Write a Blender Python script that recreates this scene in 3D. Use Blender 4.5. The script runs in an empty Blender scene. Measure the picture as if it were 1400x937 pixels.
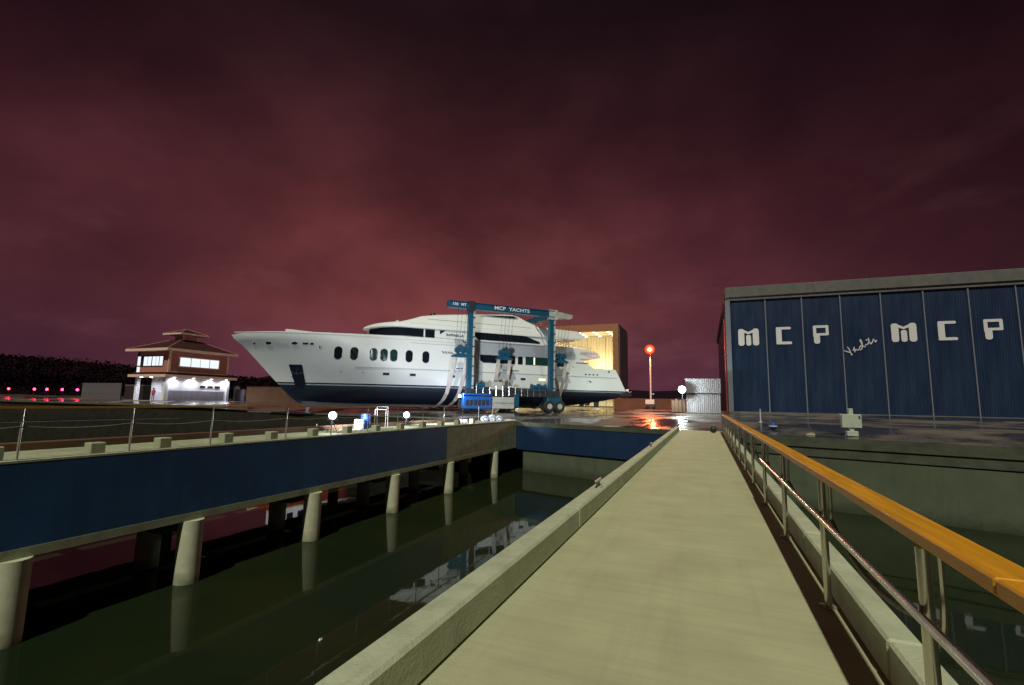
import bpy, bmesh, math, random
from mathutils import Vector, Matrix
random.seed(7)
R_ = math.radians
sc = bpy.context.scene
C = sc.collection

# ------------------------------------------------------------------ camera
CAM_H = 1.56
Zc = Vector((96, 5213, -648)).normalized()
Yc = Vector((265, -85.5, -648)); Yc = (Yc - Zc * Yc.dot(Zc)).normalized()
Xc = Yc.cross(Zc)
cd = bpy.data.cameras.new('camera'); cam = bpy.data.objects.new('camera', cd); C.objects.link(cam)
cam.matrix_world = Matrix.Translation((0, 0, CAM_H)) @ Matrix((Xc, Yc, Zc)).to_4x4()
cd.sensor_width = 36; cd.lens = 648 / 1400 * 36; cd.clip_start = .05; cd.clip_end = 3000
sc.camera = cam

# ------------------------------------------------------------------ sky
w = bpy.data.worlds.new('World'); sc.world = w; w.use_nodes = True
nt = w.node_tree; nt.nodes.clear()
def N(t, **k):
    n = nt.nodes.new(t)
    for a, b in k.items(): setattr(n, a, b)
    return n
def L(a, b): nt.links.new(a, b)
def ramp(n, stops):
    e = n.color_ramp.elements
    while len(e) > 1: e.remove(e[-1])
    e[0].position, e[0].color = stops[0][0], (*stops[0][1], 1)
    for p, c in stops[1:]:
        x = e.new(p); x.color = (*c, 1)
tc = N('ShaderNodeTexCoord'); sx = N('ShaderNodeSeparateXYZ'); L(tc.outputs['Generated'], sx.inputs[0])
r1 = N('ShaderNodeValToRGB'); L(sx.outputs['Z'], r1.inputs[0])
ramp(r1, [(0, (.100, .031, .056)), (.07, (.106, .031, .048)), (.18, (.108, .029, .036)), (.36, (.074, .0190, .0240)), (.52, (.036, .0108, .0142)), (.66, (.0165, .0066, .0088)), (1, (.010, .0050, .0066))])
# glow of the town behind the yard
gd = Vector((-.52, .82, .15)).normalized()
vm = N('ShaderNodeVectorMath', operation='DOT_PRODUCT'); L(tc.outputs['Generated'], vm.inputs[0]); vm.inputs[1].default_value = gd
r2 = N('ShaderNodeValToRGB'); L(vm.outputs['Value'], r2.inputs[0])
ramp(r2, [(0, (.26, .30, .34)), (.50, (.30, .34, .40)), (.72, (.54, .58, .66)), (.86, (.86, .88, .90)), (.95, (1.14, 1.11, 1.04)), (.985, (1.20, 1.16, 1.05)), (1, (1.28, 1.22, 1.07))])
# cloud structure
mp = N('ShaderNodeMapping'); L(tc.outputs['Generated'], mp.inputs[0]); mp.inputs['Scale'].default_value = (1.0, 1.0, 1.7); mp.inputs['Rotation'].default_value = (.25, -.55, .5)
nz = N('ShaderNodeTexNoise'); L(mp.outputs[0], nz.inputs[0]); nz.inputs['Scale'].default_value = 1.9; nz.inputs['Detail'].default_value = 8; nz.inputs['Roughness'].default_value = .50; nz.inputs['Distortion'].default_value = .2
r3 = N('ShaderNodeValToRGB'); L(nz.outputs[0], r3.inputs[0])
ramp(r3, [(.28, (.50, .50, .56)), (.42, (.78, .78, .80)), (.54, (1.02, 1.02, 1.0)), (.72, (1.60, 1.58, 1.52))])
m1 = N('ShaderNodeMix', data_type='RGBA', blend_type='MULTIPLY'); m1.inputs[0].default_value = 1; L(r1.outputs[0], m1.inputs[6]); L(r2.outputs[0], m1.inputs[7])
m2 = N('ShaderNodeMix', data_type='RGBA', blend_type='MULTIPLY'); m2.inputs[0].default_value = 1; L(m1.outputs[2], m2.inputs[6])
nz3 = N('ShaderNodeTexNoise'); L(tc.outputs['Generated'], nz3.inputs[0]); nz3.inputs['Scale'].default_value = 5.5; nz3.inputs['Detail'].default_value = 9; nz3.inputs['Roughness'].default_value = .6; nz3.inputs['Distortion'].default_value = .3
r6 = N('ShaderNodeValToRGB'); L(nz3.outputs[0], r6.inputs[0]); ramp(r6, [(.30, (.84, .84, .88)), (.5, (1, 1, 1)), (.72, (1.15, 1.14, 1.10))])
m0 = N('ShaderNodeMix', data_type='RGBA', blend_type='MULTIPLY'); m0.inputs[0].default_value = 1; L(r3.outputs[0], m0.inputs[6]); L(r6.outputs[0], m0.inputs[7]); L(m0.outputs[2], m2.inputs[7])
mp2 = N('ShaderNodeMapping'); L(tc.outputs['Generated'], mp2.inputs[0]); mp2.inputs['Scale'].default_value = (1.6, 1.6, 4.2); mp2.inputs['Location'].default_value = (.35, .2, .4)
nz2 = N('ShaderNodeTexNoise'); L(mp2.outputs[0], nz2.inputs[0]); nz2.inputs['Scale'].default_value = 2.6; nz2.inputs['Detail'].default_value = 8; nz2.inputs['Roughness'].default_value = .55
r4 = N('ShaderNodeMapRange'); L(nz2.outputs[0], r4.inputs[0]); r4.inputs[1].default_value = .54; r4.inputs[2].default_value = .68; r4.inputs[4].default_value = .36
r5 = N('ShaderNodeMapRange'); L(sx.outputs['Z'], r5.inputs[0]); r5.inputs[1].default_value = .5; r5.inputs[2].default_value = .12
mu = N('ShaderNodeMath', operation='MULTIPLY'); L(r4.outputs[0], mu.inputs[0]); L(r5.outputs[0], mu.inputs[1])
m3 = N('ShaderNodeMix', data_type='RGBA', blend_type='ADD'); L(mu.outputs[0], m3.inputs[0]); L(m2.outputs[2], m3.inputs[6]); m3.inputs[7].default_value = (.085, .036, .036, 1)
bg = N('ShaderNodeBackground'); L(m3.outputs[2], bg.inputs[0]); bg.inputs[1].default_value = 1.0
wo = N('ShaderNodeOutputWorld'); L(bg.outputs[0], wo.inputs[0])

# ------------------------------------------------------------------ key light and exposure
sd = bpy.data.lights.new('sun', 'SUN'); sd.energy = 2.9; sd.angle = R_(1.2); sd.color = (1, .99, .79)
so = bpy.data.objects.new('sun', sd); C.objects.link(so)
so.rotation_euler = Vector((.11, -.75, 1.0)).to_track_quat('Z', 'Y').to_euler()
sc.view_settings.view_transform = 'Standard'; sc.view_settings.look = 'None'; sc.view_settings.exposure = 0; sc.view_settings.gamma = 1
sc.view_settings.use_curve_mapping = False

# ------------------------------------------------------------------ helpers
def tag(o, label=None, cat=None, group=None, kind=None):
    if label: o['label'] = label
    if cat: o['category'] = cat
    if group: o['group'] = group
    if kind: o['kind'] = kind
    return o
def thing(name, label, cat, loc=(0, 0, 0), rz=0, group=None):
    o = bpy.data.objects.new(name, None); C.objects.link(o); o.location = loc; o.rotation_euler = (0, 0, rz)
    o.empty_display_size = .2
    return tag(o, label, cat, group)
def copy_tree(o, parent=None):
    c = o.copy(); C.objects.link(c); c.parent = parent
    for ch in list(o.children): copy_tree(ch, c)
    return c

class MB:
    def __init__(s): s.v = []; s.f = []; s.mi = []; s.cm = 0
    def add(s, vs, fs):
        b = len(s.v); s.v += [tuple(x) for x in vs]
        s.f += [tuple(b + i for i in q) for q in fs]; s.mi += [s.cm] * len(fs); return s
    def box(s, c, d, M=None, bev=0):
        x, y, z = [k / 2 for k in d]
        if bev:
            b = min(bev, x * .9, y * .9, z * .9); vs = []; fs = []
            bm = bmesh.new(); bmesh.ops.create_cube(bm, size=1)
            for v in bm.verts: v.co = Vector((v.co.x * d[0], v.co.y * d[1], v.co.z * d[2]))
            bmesh.ops.bevel(bm, geom=bm.edges[:], offset=b, segments=1, affect='EDGES')
            bm.verts.index_update()
            vs = [v.co.copy() for v in bm.verts]; fs = [[v.index for v in q.verts] for q in bm.faces]; bm.free()
        else:
            vs = [Vector((i * x, j * y, k * z)) for i in (-1, 1) for j in (-1, 1) for k in (-1, 1)]
            fs = [(0, 1, 3, 2), (4, 6, 7, 5), (0, 4, 5, 1), (2, 3, 7, 6), (0, 2, 6, 4), (1, 5, 7, 3)]
        c = Vector(c)
        return s.add([(M @ p if M else p) + c for p in vs], fs)
    def b2(s, a, b, bev=0):
        return s.box([(p + q) / 2 for p, q in zip(a, b)], [abs(q - p) for p, q in zip(a, b)], bev=bev)
    def cyl(s, a, b, r, r2=None, n=12, caps=True):
        return s.tube([a, b], [r, r if r2 is None else r2], n, caps)
    def tube(s, path, r, n=8, caps=True):
        P = [Vector(p) for p in path]; m = len(P)
        rs = r if isinstance(r, (list, tuple)) else [r] * m
        t0 = (P[1] - P[0]).normalized(); up = Vector((0, 0, 1)) if abs(t0.z) < .9 else Vector((1, 0, 0))
        e1 = t0.cross(up).normalized(); vs = []
        for i, p in enumerate(P):
            t = (P[min(i + 1, m - 1)] - P[max(i - 1, 0)]).normalized()
            e1 = (e1 - t * e1.dot(t)).normalized(); e2 = t.cross(e1)
            for k in range(n):
                a = 2 * math.pi * k / n; vs.append(p + (e1 * math.cos(a) + e2 * math.sin(a)) * rs[i])
        fs = [(i * n + k, i * n + (k + 1) % n, (i + 1) * n + (k + 1) % n, (i + 1) * n + k) for i in range(m - 1) for k in range(n)]
        if caps: fs += [tuple(range(n - 1, -1, -1)), tuple((m - 1) * n + k for k in range(n))]
        return s.add(vs, fs)
    def lathe(s, prof, c=(0, 0, 0), n=16):
        c = Vector(c); vs = []; m = len(prof)
        for r, z in prof:
            for k in range(n):
                a = 2 * math.pi * k / n; vs.append(c + Vector((r * math.cos(a), r * math.sin(a), z)))
        fs = [(i * n + k, i * n + (k + 1) % n, (i + 1) * n + (k + 1) % n, (i + 1) * n + k) for i in range(m - 1) for k in range(n)]
        fs += [tuple(range(n - 1, -1, -1)), tuple((m - 1) * n + k for k in range(n))]
        return s.add(vs, fs)
    def prism(s, poly, fn0, fn1):
        """poly of 2-D points; fn0 / fn1 map them to the two end faces"""
        n = len(poly); vs = [fn0(*p) for p in poly] + [fn1(*p) for p in poly]
        fs = [tuple(range(n)), tuple(range(2 * n - 1, n - 1, -1))] + [(i, i + n, (i + 1) % n + n, (i + 1) % n) for i in range(n)]
        return s.add(vs, fs)
    def grid(s, rows):
        n = len(rows[0]); vs = [p for r in rows for p in r]
        return s.add(vs, [(i * n + j, i * n + j + 1, (i + 1) * n + j + 1, (i + 1) * n + j) for i in range(len(rows) - 1) for j in range(n - 1)])
    def mesh(s, name, mats, smooth=False):
        me = bpy.data.meshes.new(name); me.from_pydata(s.v, [], s.f)
        for m in (mats if isinstance(mats, (list, tuple)) else [mats]): me.materials.append(m)
        me.polygons.foreach_set('material_index', s.mi)
        bm = bmesh.new(); bm.from_mesh(me); bmesh.ops.recalc_face_normals(bm, faces=bm.faces[:]); bm.to_mesh(me); bm.free()
        if smooth:
            me.polygons.foreach_set('use_smooth', [True] * len(me.polygons))
            me.set_sharp_from_angle(angle=R_(smooth if smooth is not True else 35))
        me.update(); return me
    def build(s, name, mats, parent=None, smooth=False, loc=None):
        o = bpy.data.objects.new(name, s.mesh(name, mats, smooth)); C.objects.link(o); o.parent = parent
        if loc: o.location = loc
        return o
def part(name, me, parent, loc=(0, 0, 0), rot=(0, 0, 0), scale=(1, 1, 1)):
    o = bpy.data.objects.new(name, me); C.objects.link(o); o.parent = parent; o.location = loc; o.rotation_euler = rot; o.scale = scale; return o

# ------------------------------------------------------------------ materials
def mat(name, col, rough=.6, metal=0, var=.12, scale=3, bump=0, bscale=None, spec=.5, stain=0, stain_col=(.05, .05, .035), stain_scale=.35, stretch=(1, 1, 1), rvar=0, coat=0, emit=None, es=0):
    m = bpy.data.materials.new(name); m.use_nodes = True; t = m.node_tree; b = t.nodes['Principled BSDF']
    b.inputs['Base Color'].default_value = (*col, 1); b.inputs['Roughness'].default_value = rough; b.inputs['Metallic'].default_value = metal
    b.inputs['Specular IOR Level'].default_value = spec; b.inputs['Coat Weight'].default_value = coat
    if emit: b.inputs['Emission Color'].default_value = (*emit, 1); b.inputs['Emission Strength'].default_value = es
    if var or bump or stain:
        tc = t.nodes.new('ShaderNodeTexCoord'); mp = t.nodes.new('ShaderNodeMapping'); mp.inputs['Scale'].default_value = stretch
        t.links.new(tc.outputs['Object'], mp.inputs[0])
        n = t.nodes.new('ShaderNodeTexNoise'); n.inputs['Scale'].default_value = scale; n.inputs['Detail'].default_value = 6; t.links.new(mp.outputs[0], n.inputs[0])
        cr = t.nodes.new('ShaderNodeValToRGB'); e = cr.color_ramp.elements
        e[0].position = .3; e[1].position = .7
        e[0].color = (*[c * (1 - var) for c in col], 1); e[1].color = (*[min(1, c * (1 + var)) for c in col], 1)
        t.links.new(n.outputs[0], cr.inputs[0]); out = cr.outputs[0]
        if stain:
            n2 = t.nodes.new('ShaderNodeTexNoise'); n2.inputs['Scale'].default_value = stain_scale; n2.inputs['Detail'].default_value = 8; n2.inputs['Roughness'].default_value = .65; t.links.new(mp.outputs[0], n2.inputs[0])
            c2 = t.nodes.new('ShaderNodeMapRange'); c2.inputs[1].default_value = .48; c2.inputs[2].default_value = .75; c2.inputs[4].default_value = stain; t.links.new(n2.outputs[0], c2.inputs[0])
            mx = t.nodes.new('ShaderNodeMix'); mx.data_type = 'RGBA'; t.links.new(c2.outputs[0], mx.inputs[0]); t.links.new(out, mx.inputs[6]); mx.inputs[7].default_value = (*stain_col, 1); out = mx.outputs[2]
        t.links.new(out, b.inputs['Base Color'])
        if rvar:
            mr = t.nodes.new('ShaderNodeMapRange'); mr.inputs[3].default_value = max(.02, rough - rvar); mr.inputs[4].default_value = min(1, rough + rvar); mr.inputs[1].default_value = .3; mr.inputs[2].default_value = .7
            t.links.new(n.outputs[0], mr.inputs[0]); t.links.new(mr.outputs[0], b.inputs['Roughness'])
        if bump:
            n3 = t.nodes.new('ShaderNodeTexNoise'); n3.inputs['Scale'].default_value = bscale or scale * 6; n3.inputs['Detail'].default_value = 8; t.links.new(mp.outputs[0], n3.inputs[0])
            bp = t.nodes.new('ShaderNodeBump'); bp.inputs['Strength'].default_value = bump; bp.inputs['Distance'].default_value = .02; t.links.new(n3.outputs[0], bp.inputs['Height']); t.links.new(bp.outputs[0], b.inputs['Normal'])
    return m
def emis(name, col, st):
    m = bpy.data.materials.new(name); m.use_nodes = True; t = m.node_tree; b = t.nodes['Principled BSDF']
    b.inputs['Base Color'].default_value = (0, 0, 0, 1); b.inputs['Specular IOR Level'].default_value = 0; b.inputs['Emission Color'].default_value = (*col, 1); b.inputs['Emission Strength'].default_value = st
    return m
M = {}
M['walk'] = mat('walkway_concrete', (.392, .390, .238), .75, var=.10, scale=1.6, bump=.25, bscale=60, stain=.15, stain_col=(.24, .235, .15), stain_scale=.9)
M['kerb'] = mat('kerb_concrete', (.40, .42, .30), .75, var=.12, scale=4, bump=.35, bscale=45, stain=.5, stain_col=(.20, .22, .16), stain_scale=1.6)
M['conc'] = mat('pier_concrete', (.31, .33, .22), .8, var=.14, scale=2.5, bump=.3, bscale=40, stain=.6, stain_col=(.13, .14, .08), stain_scale=.8)
M['pile'] = mat('pile_concrete', (.42, .43, .31), .75, var=.12, scale=2.5, bump=.3, bscale=30, stain=.5, stain_col=(.24, .25, .16), stain_scale=1.3)
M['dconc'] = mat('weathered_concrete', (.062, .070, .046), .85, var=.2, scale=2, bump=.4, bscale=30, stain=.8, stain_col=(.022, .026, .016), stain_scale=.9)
M['slab'] = mat('slab_concrete', (.078, .094, .060), .85, var=.12, scale=1.2, bump=.3, bscale=30, stain=.5, stain_col=(.05, .06, .038), stain_scale=.5)
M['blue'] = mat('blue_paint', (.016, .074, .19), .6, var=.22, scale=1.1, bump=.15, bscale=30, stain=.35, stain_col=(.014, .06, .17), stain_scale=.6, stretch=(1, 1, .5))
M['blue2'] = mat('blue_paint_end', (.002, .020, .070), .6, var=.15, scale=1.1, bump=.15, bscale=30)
M['shedblue'] = mat('shed_blue_sheet', (.0072, .0205, .060), .42, var=.15, scale=.8, stretch=(2, 2, .25), rvar=.08)
M['seam'] = mat('seam_metal', (.14, .15, .19), .5, var=.1, scale=4)
M['parapet'] = mat('parapet_grey', (.10, .095, .09), .7, var=.12, scale=2.0, stain=.4, stain_col=(.055, .052, .046), stain_scale=.7)
M['white'] = mat('sign_white', (.58, .55, .58), .6, var=.06, scale=8)
M['wood'] = mat('rail_wood', (.60, .255, .006), .5, var=.16, scale=3, stretch=(9, .5, 9), bump=.25, bscale=20, rvar=.1, coat=.15)
M['steel'] = mat('stainless', (.66, .64, .58), .22, .72, var=.08, scale=9, rvar=.06)
M['rope'] = mat('rope', (.22, .215, .14), .9, var=.3, scale=40, bump=.6, bscale=70)
M['yacht'] = mat('yacht_white', (.60, .61, .60), .42, var=.03, scale=.6)
M['yacht2'] = mat('yacht_cream', (.66, .65, .50), .3, var=.05, scale=.6)
M['line'] = mat('hull_line', (.32, .34, .37), .4, var=0)
M['anti'] = mat('antifouling', (.004, .009, .022), .5, var=.25, scale=1.0)
M['boot'] = mat('boot_stripe', (.004, .010, .022), .35, var=.05)
M['bootw'] = mat('boot_white', (.25, .30, .34), .35, var=.05)
M['glass'] = mat('dark_glass', (.006, .009, .014), .08, var=0, coat=.3)
M['glassg'] = mat('green_glass', (.010, .035, .032), .10, var=.3, scale=4)
M['chrome'] = mat('chrome', (.75, .75, .76), .15, 1, var=0)
M['dark'] = mat('dark_metal', (.02, .02, .024), .5, var=.2, scale=6)
M['liftblue'] = mat('lift_blue', (.006, .062, .115), .4, var=.12, scale=2, stain=.3, stain_col=(.02, .05, .07), stain_scale=1.5)
M['liftblue2'] = mat('lift_engine_blue', (.012, .09, .33), .35, var=.1, scale=2)
M['liftgrey'] = mat('lift_grey', (.36, .36, .34), .5, var=.12, scale=3, stain=.3, stain_col=(.15, .13, .1))
M['strap'] = mat('sling_webbing', (.56, .50, .46), .85, var=.2, scale=3, stretch=(1, 1, .3), stain=.4, stain_col=(.28, .22, .2), stain_scale=1)
M['tyre'] = mat('tyre', (.012, .012, .012), .8, var=.2)
M['brick'] = mat('house_brick', (.40, .15, .115), .8, var=.15, scale=3, bump=.2)
M['plaster'] = mat('house_plaster', (.66, .64, .66), .8, var=.06, scale=2)
M['fascia'] = mat('fascia', (.70, .46, .39), .7, var=.1, scale=3)
M['roof'] = mat('roof_tile', (.040, .015, .013), .9, spec=.1, var=.25, scale=3, bump=.4, bscale=8)
M['brown'] = mat('brown_cladding', (.26, .12, .06), .7, var=.12, scale=2)
M['brownwall'] = mat('brown_wall', (.095, .044, .024), .8, var=.18, scale=1, stain=.4, stain_col=(.05, .026, .018))
M['shadewall'] = mat('shaded_cladding', (.11, .05, .075), .8, var=.2, scale=1)  # purple shade of the hall's unlit side put into the colour
M['cream'] = mat('cream_sheet', (.60, .52, .34), .7, var=.06, scale=2)
M['greysheet'] = mat('grey_sheet', (.21, .19, .21), .55, var=.12, scale=1, stretch=(2, 2, .4), stain=.3, stain_col=(.2, .17, .17))
M['fence'] = mat('fence_board', (.075, .085, .095), .7, var=.25, scale=2)
M['earth'] = mat('bank_earth', (.013, .012, .009), .95, spec=.1, var=.35, scale=1.2, bump=.6, bscale=4)
M['leaf'] = mat('wood_leaf', (.011, .0055, .008), 1, spec=0, var=.4, scale=.5)
M['hill'] = mat('hill', (.014, .008, .014), 1, spec=0, var=.2, scale=.05)
M['boatred'] = mat('boat_red', (.30, .035, .015), .5, var=.12)
M['boatcream'] = mat('boat_cream', (.6, .5, .33), .5, var=.1)
M['bag'] = mat('bag_white', (.62, .64, .70), .6, var=.1, scale=6, bump=.3)
M['bagblue'] = mat('bag_blue', (.01, .05, .32), .5, var=.1)
M['ebox'] = mat('box_pale_green', (.40, .45, .37), .6, var=.06, scale=4)
M['skin'] = mat('skin', (.30, .17, .12), .6, var=0)
M['redcloth'] = mat('red_cloth', (.22, .03, .04), .9, var=.1)
M['darkcloth'] = mat('dark_cloth', (.02, .02, .03), .9, var=.1)
M['win_lit'] = emis('lit_window', (.84, .91, 1.0), 1.1)
M['lamp_white'] = emis('lamp_white', (.92, .97, 1.0), 12)
M['lamp_warm'] = emis('lamp_warm', (1, .88, .62), 3)
M['lamp_red'] = emis('lamp_red', (1, .30, .13), 6)
M['beacon'] = emis('beacon_red', (1, .02, .07), 22)
M['lamp_blue'] = emis('lamp_blue', (.65, .8, 1), 25)
M['lamp_strip'] = emis('lamp_strip', (.75, 1, .55), 1.6)

def tide(m, z0=-3.9, z1=-3.3, col=(.035, .045, .018)):
    """weed and damp that grow up from the waterline (world height)"""
    t = m.node_tree; b = t.nodes['Principled BSDF']; A = t.nodes.new; K = t.links.new; src = b.inputs['Base Color'].links[0].from_socket
    g = A('ShaderNodeNewGeometry'); sp = A('ShaderNodeSeparateXYZ'); K(g.outputs['Position'], sp.inputs[0])
    n = A('ShaderNodeTexNoise'); n.inputs['Scale'].default_value = 3.5; n.inputs['Detail'].default_value = 6; K(g.outputs['Position'], n.inputs[0])
    ad = A('ShaderNodeMath'); ad.operation = 'MULTIPLY_ADD'; K(n.outputs[0], ad.inputs[0]); ad.inputs[1].default_value = -.7; K(sp.outputs['Z'], ad.inputs[2])
    mr = A('ShaderNodeMapRange'); K(ad.outputs[0], mr.inputs[0]); mr.inputs[1].default_value = z0 - .35; mr.inputs[2].default_value = z1 - .35; mr.inputs[3].default_value = .85; mr.inputs[4].default_value = 0
    mx = A('ShaderNodeMix'); mx.data_type = 'RGBA'; K(mr.outputs[0], mx.inputs[0]); K(src, mx.inputs[6]); mx.inputs[7].default_value = (*col, 1); K(mx.outputs[2], b.inputs['Base Color'])
tide(M['pile'], -3.95, -3.55, (.11, .12, .06)); tide(M['slab'], -3.9, -3.2, (.022, .03, .014))
def streaks(m, col, amt=.5, sc=(1.2, 1.2, .06), lo=.5, hi=.75):
    """rain streaks and rubbed patches running down a wall"""
    t = m.node_tree; b = t.nodes['Principled BSDF']; A = t.nodes.new; K = t.links.new; src = b.inputs['Base Color'].links[0].from_socket
    g = A('ShaderNodeNewGeometry'); mp = A('ShaderNodeMapping'); K(g.outputs['Position'], mp.inputs[0]); mp.inputs['Scale'].default_value = sc
    n = A('ShaderNodeTexNoise'); n.inputs['Scale'].default_value = 2.2; n.inputs['Detail'].default_value = 7; n.inputs['Roughness'].default_value = .65; K(mp.outputs[0], n.inputs[0])
    mr = A('ShaderNodeMapRange'); K(n.outputs[0], mr.inputs[0]); mr.inputs[1].default_value = lo; mr.inputs[2].default_value = hi; mr.inputs[4].default_value = amt
    mx = A('ShaderNodeMix'); mx.data_type = 'RGBA'; K(mr.outputs[0], mx.inputs[0]); K(src, mx.inputs[6]); mx.inputs[7].default_value = (*col, 1); K(mx.outputs[2], b.inputs['Base Color'])
streaks(M['blue'], (.03, .10, .17), .55, (.9, .9, .22)); streaks(M['blue'], (.012, .06, .15), .5, (.5, .5, 1.6), .5, .7)
streaks(M['shedblue'], (.011, .028, .07), .3, (1.3, 1.3, .05)); streaks(M['parapet'], (.045, .042, .038), .6, (1.2, 1.2, .15))
streaks(M['slab'], (.035, .04, .026), .5, (1, 1, .12)); streaks(M['dconc'], (.1, .1, .075), .5, (.4, .4, 2)); streaks(M['conc'], (.14, .14, .085), .5, (1.4, 1.4, .2)); streaks(M['pile'], (.25, .26, .17), .5, (2, 2, .2))
# walkway: brushed across, with trodden dark streaks along it and grit
streaks(M['walk'], (.27, .27, .17), .45, (.35, 5, 1), .45, .75); streaks(M['walk'], (.25, .24, .155), .5, (1.6, .07, 1), .52, .8); streaks(M['walk'], (.13, .125, .085), .6, (7, 7, 7), .68, .8)
streaks(M['kerb'], (.2, .21, .15), .5, (6, 1.5, 6), .55, .8)
# wet ground
def wet():
    m = bpy.data.materials.new('wet_quay'); m.use_nodes = True; t = m.node_tree; b = t.nodes['Principled BSDF']; A = t.nodes.new; K = t.links.new
    g = A('ShaderNodeNewGeometry'); mp = A('ShaderNodeMapping'); K(g.outputs['Position'], mp.inputs[0]); mp.inputs['Scale'].default_value = (.22, .22, .22)
    n = A('ShaderNodeTexNoise'); n.inputs['Scale'].default_value = 1; n.inputs['Detail'].default_value = 6; n.inputs['Roughness'].default_value = .6; K(mp.outputs[0], n.inputs[0])
    n2 = A('ShaderNodeTexNoise'); n2.inputs['Scale'].default_value = 2.5; n2.inputs['Detail'].default_value = 8; K(g.outputs['Position'], n2.inputs[0])
    mr = A('ShaderNodeMapRange'); K(n.outputs[0], mr.inputs[0]); mr.inputs[1].default_value = .47; mr.inputs[2].default_value = .56; mr.inputs[3].default_value = .10; mr.inputs[4].default_value = .48
    K(mr.outputs[0], b.inputs['Roughness'])
    cr = A('ShaderNodeValToRGB'); K(n.outputs[0], cr.inputs[0]); e = cr.color_ramp.elements; e[0].position = .44; e[1].position = .6; e[0].color = (.030, .026, .025, 1); e[1].color = (.125, .10, .085, 1)
    c2 = A('ShaderNodeMapRange'); K(n2.outputs[0], c2.inputs[0]); c2.inputs[3].default_value = .75; c2.inputs[4].default_value = 1.25
    vm = A('ShaderNodeVectorMath'); vm.operation = 'SCALE'; K(cr.outputs[0], vm.inputs[0]); K(c2.outputs[0], vm.inputs['Scale']); K(vm.outputs[0], b.inputs['Base Color'])
    bp = A('ShaderNodeBump'); bp.inputs['Strength'].default_value = .35; bp.inputs['Distance'].default_value = .02; K(n2.outputs[0], bp.inputs['Height']); K(bp.outputs[0], b.inputs['Normal'])
    return m
M['quay'] = wet()
def water():
    m = bpy.data.materials.new('dock_water'); m.use_nodes = True; t = m.node_tree; b = t.nodes['Principled BSDF']; A = t.nodes.new; K = t.links.new
    b.inputs['Base Color'].default_value = (.0135, .0165, .0050, 1); b.inputs['Roughness'].default_value = .03; b.inputs['IOR'].default_value = 1.26
    g = A('ShaderNodeNewGeometry'); n = A('ShaderNodeTexNoise'); n.inputs['Scale'].default_value = 1.3; n.inputs['Detail'].default_value = 3; K(g.outputs['Position'], n.inputs[0])
    n2 = A('ShaderNodeTexNoise'); n2.inputs['Scale'].default_value = .25; n2.inputs['Detail'].default_value = 5; K(g.outputs['Position'], n2.inputs[0])
    cr = A('ShaderNodeValToRGB'); K(n2.outputs[0], cr.inputs[0]); e = cr.color_ramp.elements; e[0].position = .35; e[1].position = .65; e[0].color = (.0082, .0155, .0068, 1); e[1].color = (.0150, .0185, .0068, 1); K(cr.outputs[0], b.inputs['Base Color'])
    bp = A('ShaderNodeBump'); bp.inputs['Strength'].default_value = .09; bp.inputs['Distance'].default_value = .02; K(n.outputs[0], bp.inputs['Height']); K(bp.outputs[0], b.inputs['Normal'])
    return m
M['water'] = water()

# ------------------------------------------------------------------ ground, water
WZ = -3.9
def edgeY(x):                       # the quay edge runs a little askew to the piers
    return 36.4 - .29 * (max(x, -18.5) + 14.3)
GZ = [(0, -.08), (5, .40), (13, .43), (20, .45), (28, .86), (90, 1.05), (900, 1.2)]
def gz(s, x=0):                     # the quay falls towards the dock
    for (p, q), (r, t_) in zip(GZ[:-1], GZ[1:]):
        if s <= r: break
    z = q + (t_ - q) * (max(s, 0) - p) / (r - p)
    k = min(max((-x - 42) / 14, 0), 1); zl = .25 + min(s, 5) * .11
    return z * (1 - k) + zl * k
def ground_z(x, y): return gz(y - edgeY(x), x)
b = MB()
xs = [-900, -300, -130, -95, -70, -56, -52, -49, -46, -42, -35, -28, -22, -18.5, -16, -14.3, -10, -6, -1.72, 1.1, 5, 10, 15, 20, 28, 40, 60, 100, 200, 700]
ss = [0, 1, 2, 3, 4, 5, 7, 10, 13, 16, 20, 22, 24, 26, 28, 35, 50, 90, 200, 900]
b.grid([[(x, edgeY(x) + s_, gz(s_, x)) for s_ in ss] for x in xs])
b.build('quay', M['quay'], smooth=60)['kind'] = 'structure'
b = MB(); b.b2((-900, -300, WZ - 4), (900, 300, WZ)); b.build('water', M['water'])['kind'] = 'structure'
b = MB(); b.b2((-1500, -400, WZ - 6), (1500, 1500, WZ - 4.2)); b.build('ground', M['earth'])['kind'] = 'structure'

# quay end walls (one thing per dock)
t = thing('dock_end_wall', 'blue painted wall closing the dock between the two piers', 'wall')
def along(x0, x1, z0, z1, off0, off1, mt, nm, par):
    bb = MB(); A = [(x0, edgeY(x0) + off0), (x1, edgeY(x1) + off0), (x1, edgeY(x1) + off1), (x0, edgeY(x0) + off1)]
    bb.prism(A, lambda x, y: (x, y, z0), lambda x, y: (x, y, z1)); return bb.build(nm, mt, par)
along(-14.3, -1.73, -.40, -.085, -.03, .5, M['dconc'], 'cap', t)
px = [-14.3 + k * (12.57 / 5) for k in range(6)]
for k in range(5):
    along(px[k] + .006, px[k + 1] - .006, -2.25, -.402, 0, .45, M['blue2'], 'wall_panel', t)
along(-13.7, -1.75, WZ - 1, -2.24, .12, .6, M['slab'], 'back_wall', t)
t = thing('dock_end_wall', 'stained concrete wall of stepped beams closing the dock below the blue shed', 'wall')
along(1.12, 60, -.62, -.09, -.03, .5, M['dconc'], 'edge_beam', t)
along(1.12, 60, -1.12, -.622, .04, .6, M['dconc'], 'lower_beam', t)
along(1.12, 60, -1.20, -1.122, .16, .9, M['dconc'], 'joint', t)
along(1.12, 60, WZ - 1, -1.202, .10, .9, M['slab'], 'back_wall', t)
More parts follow.
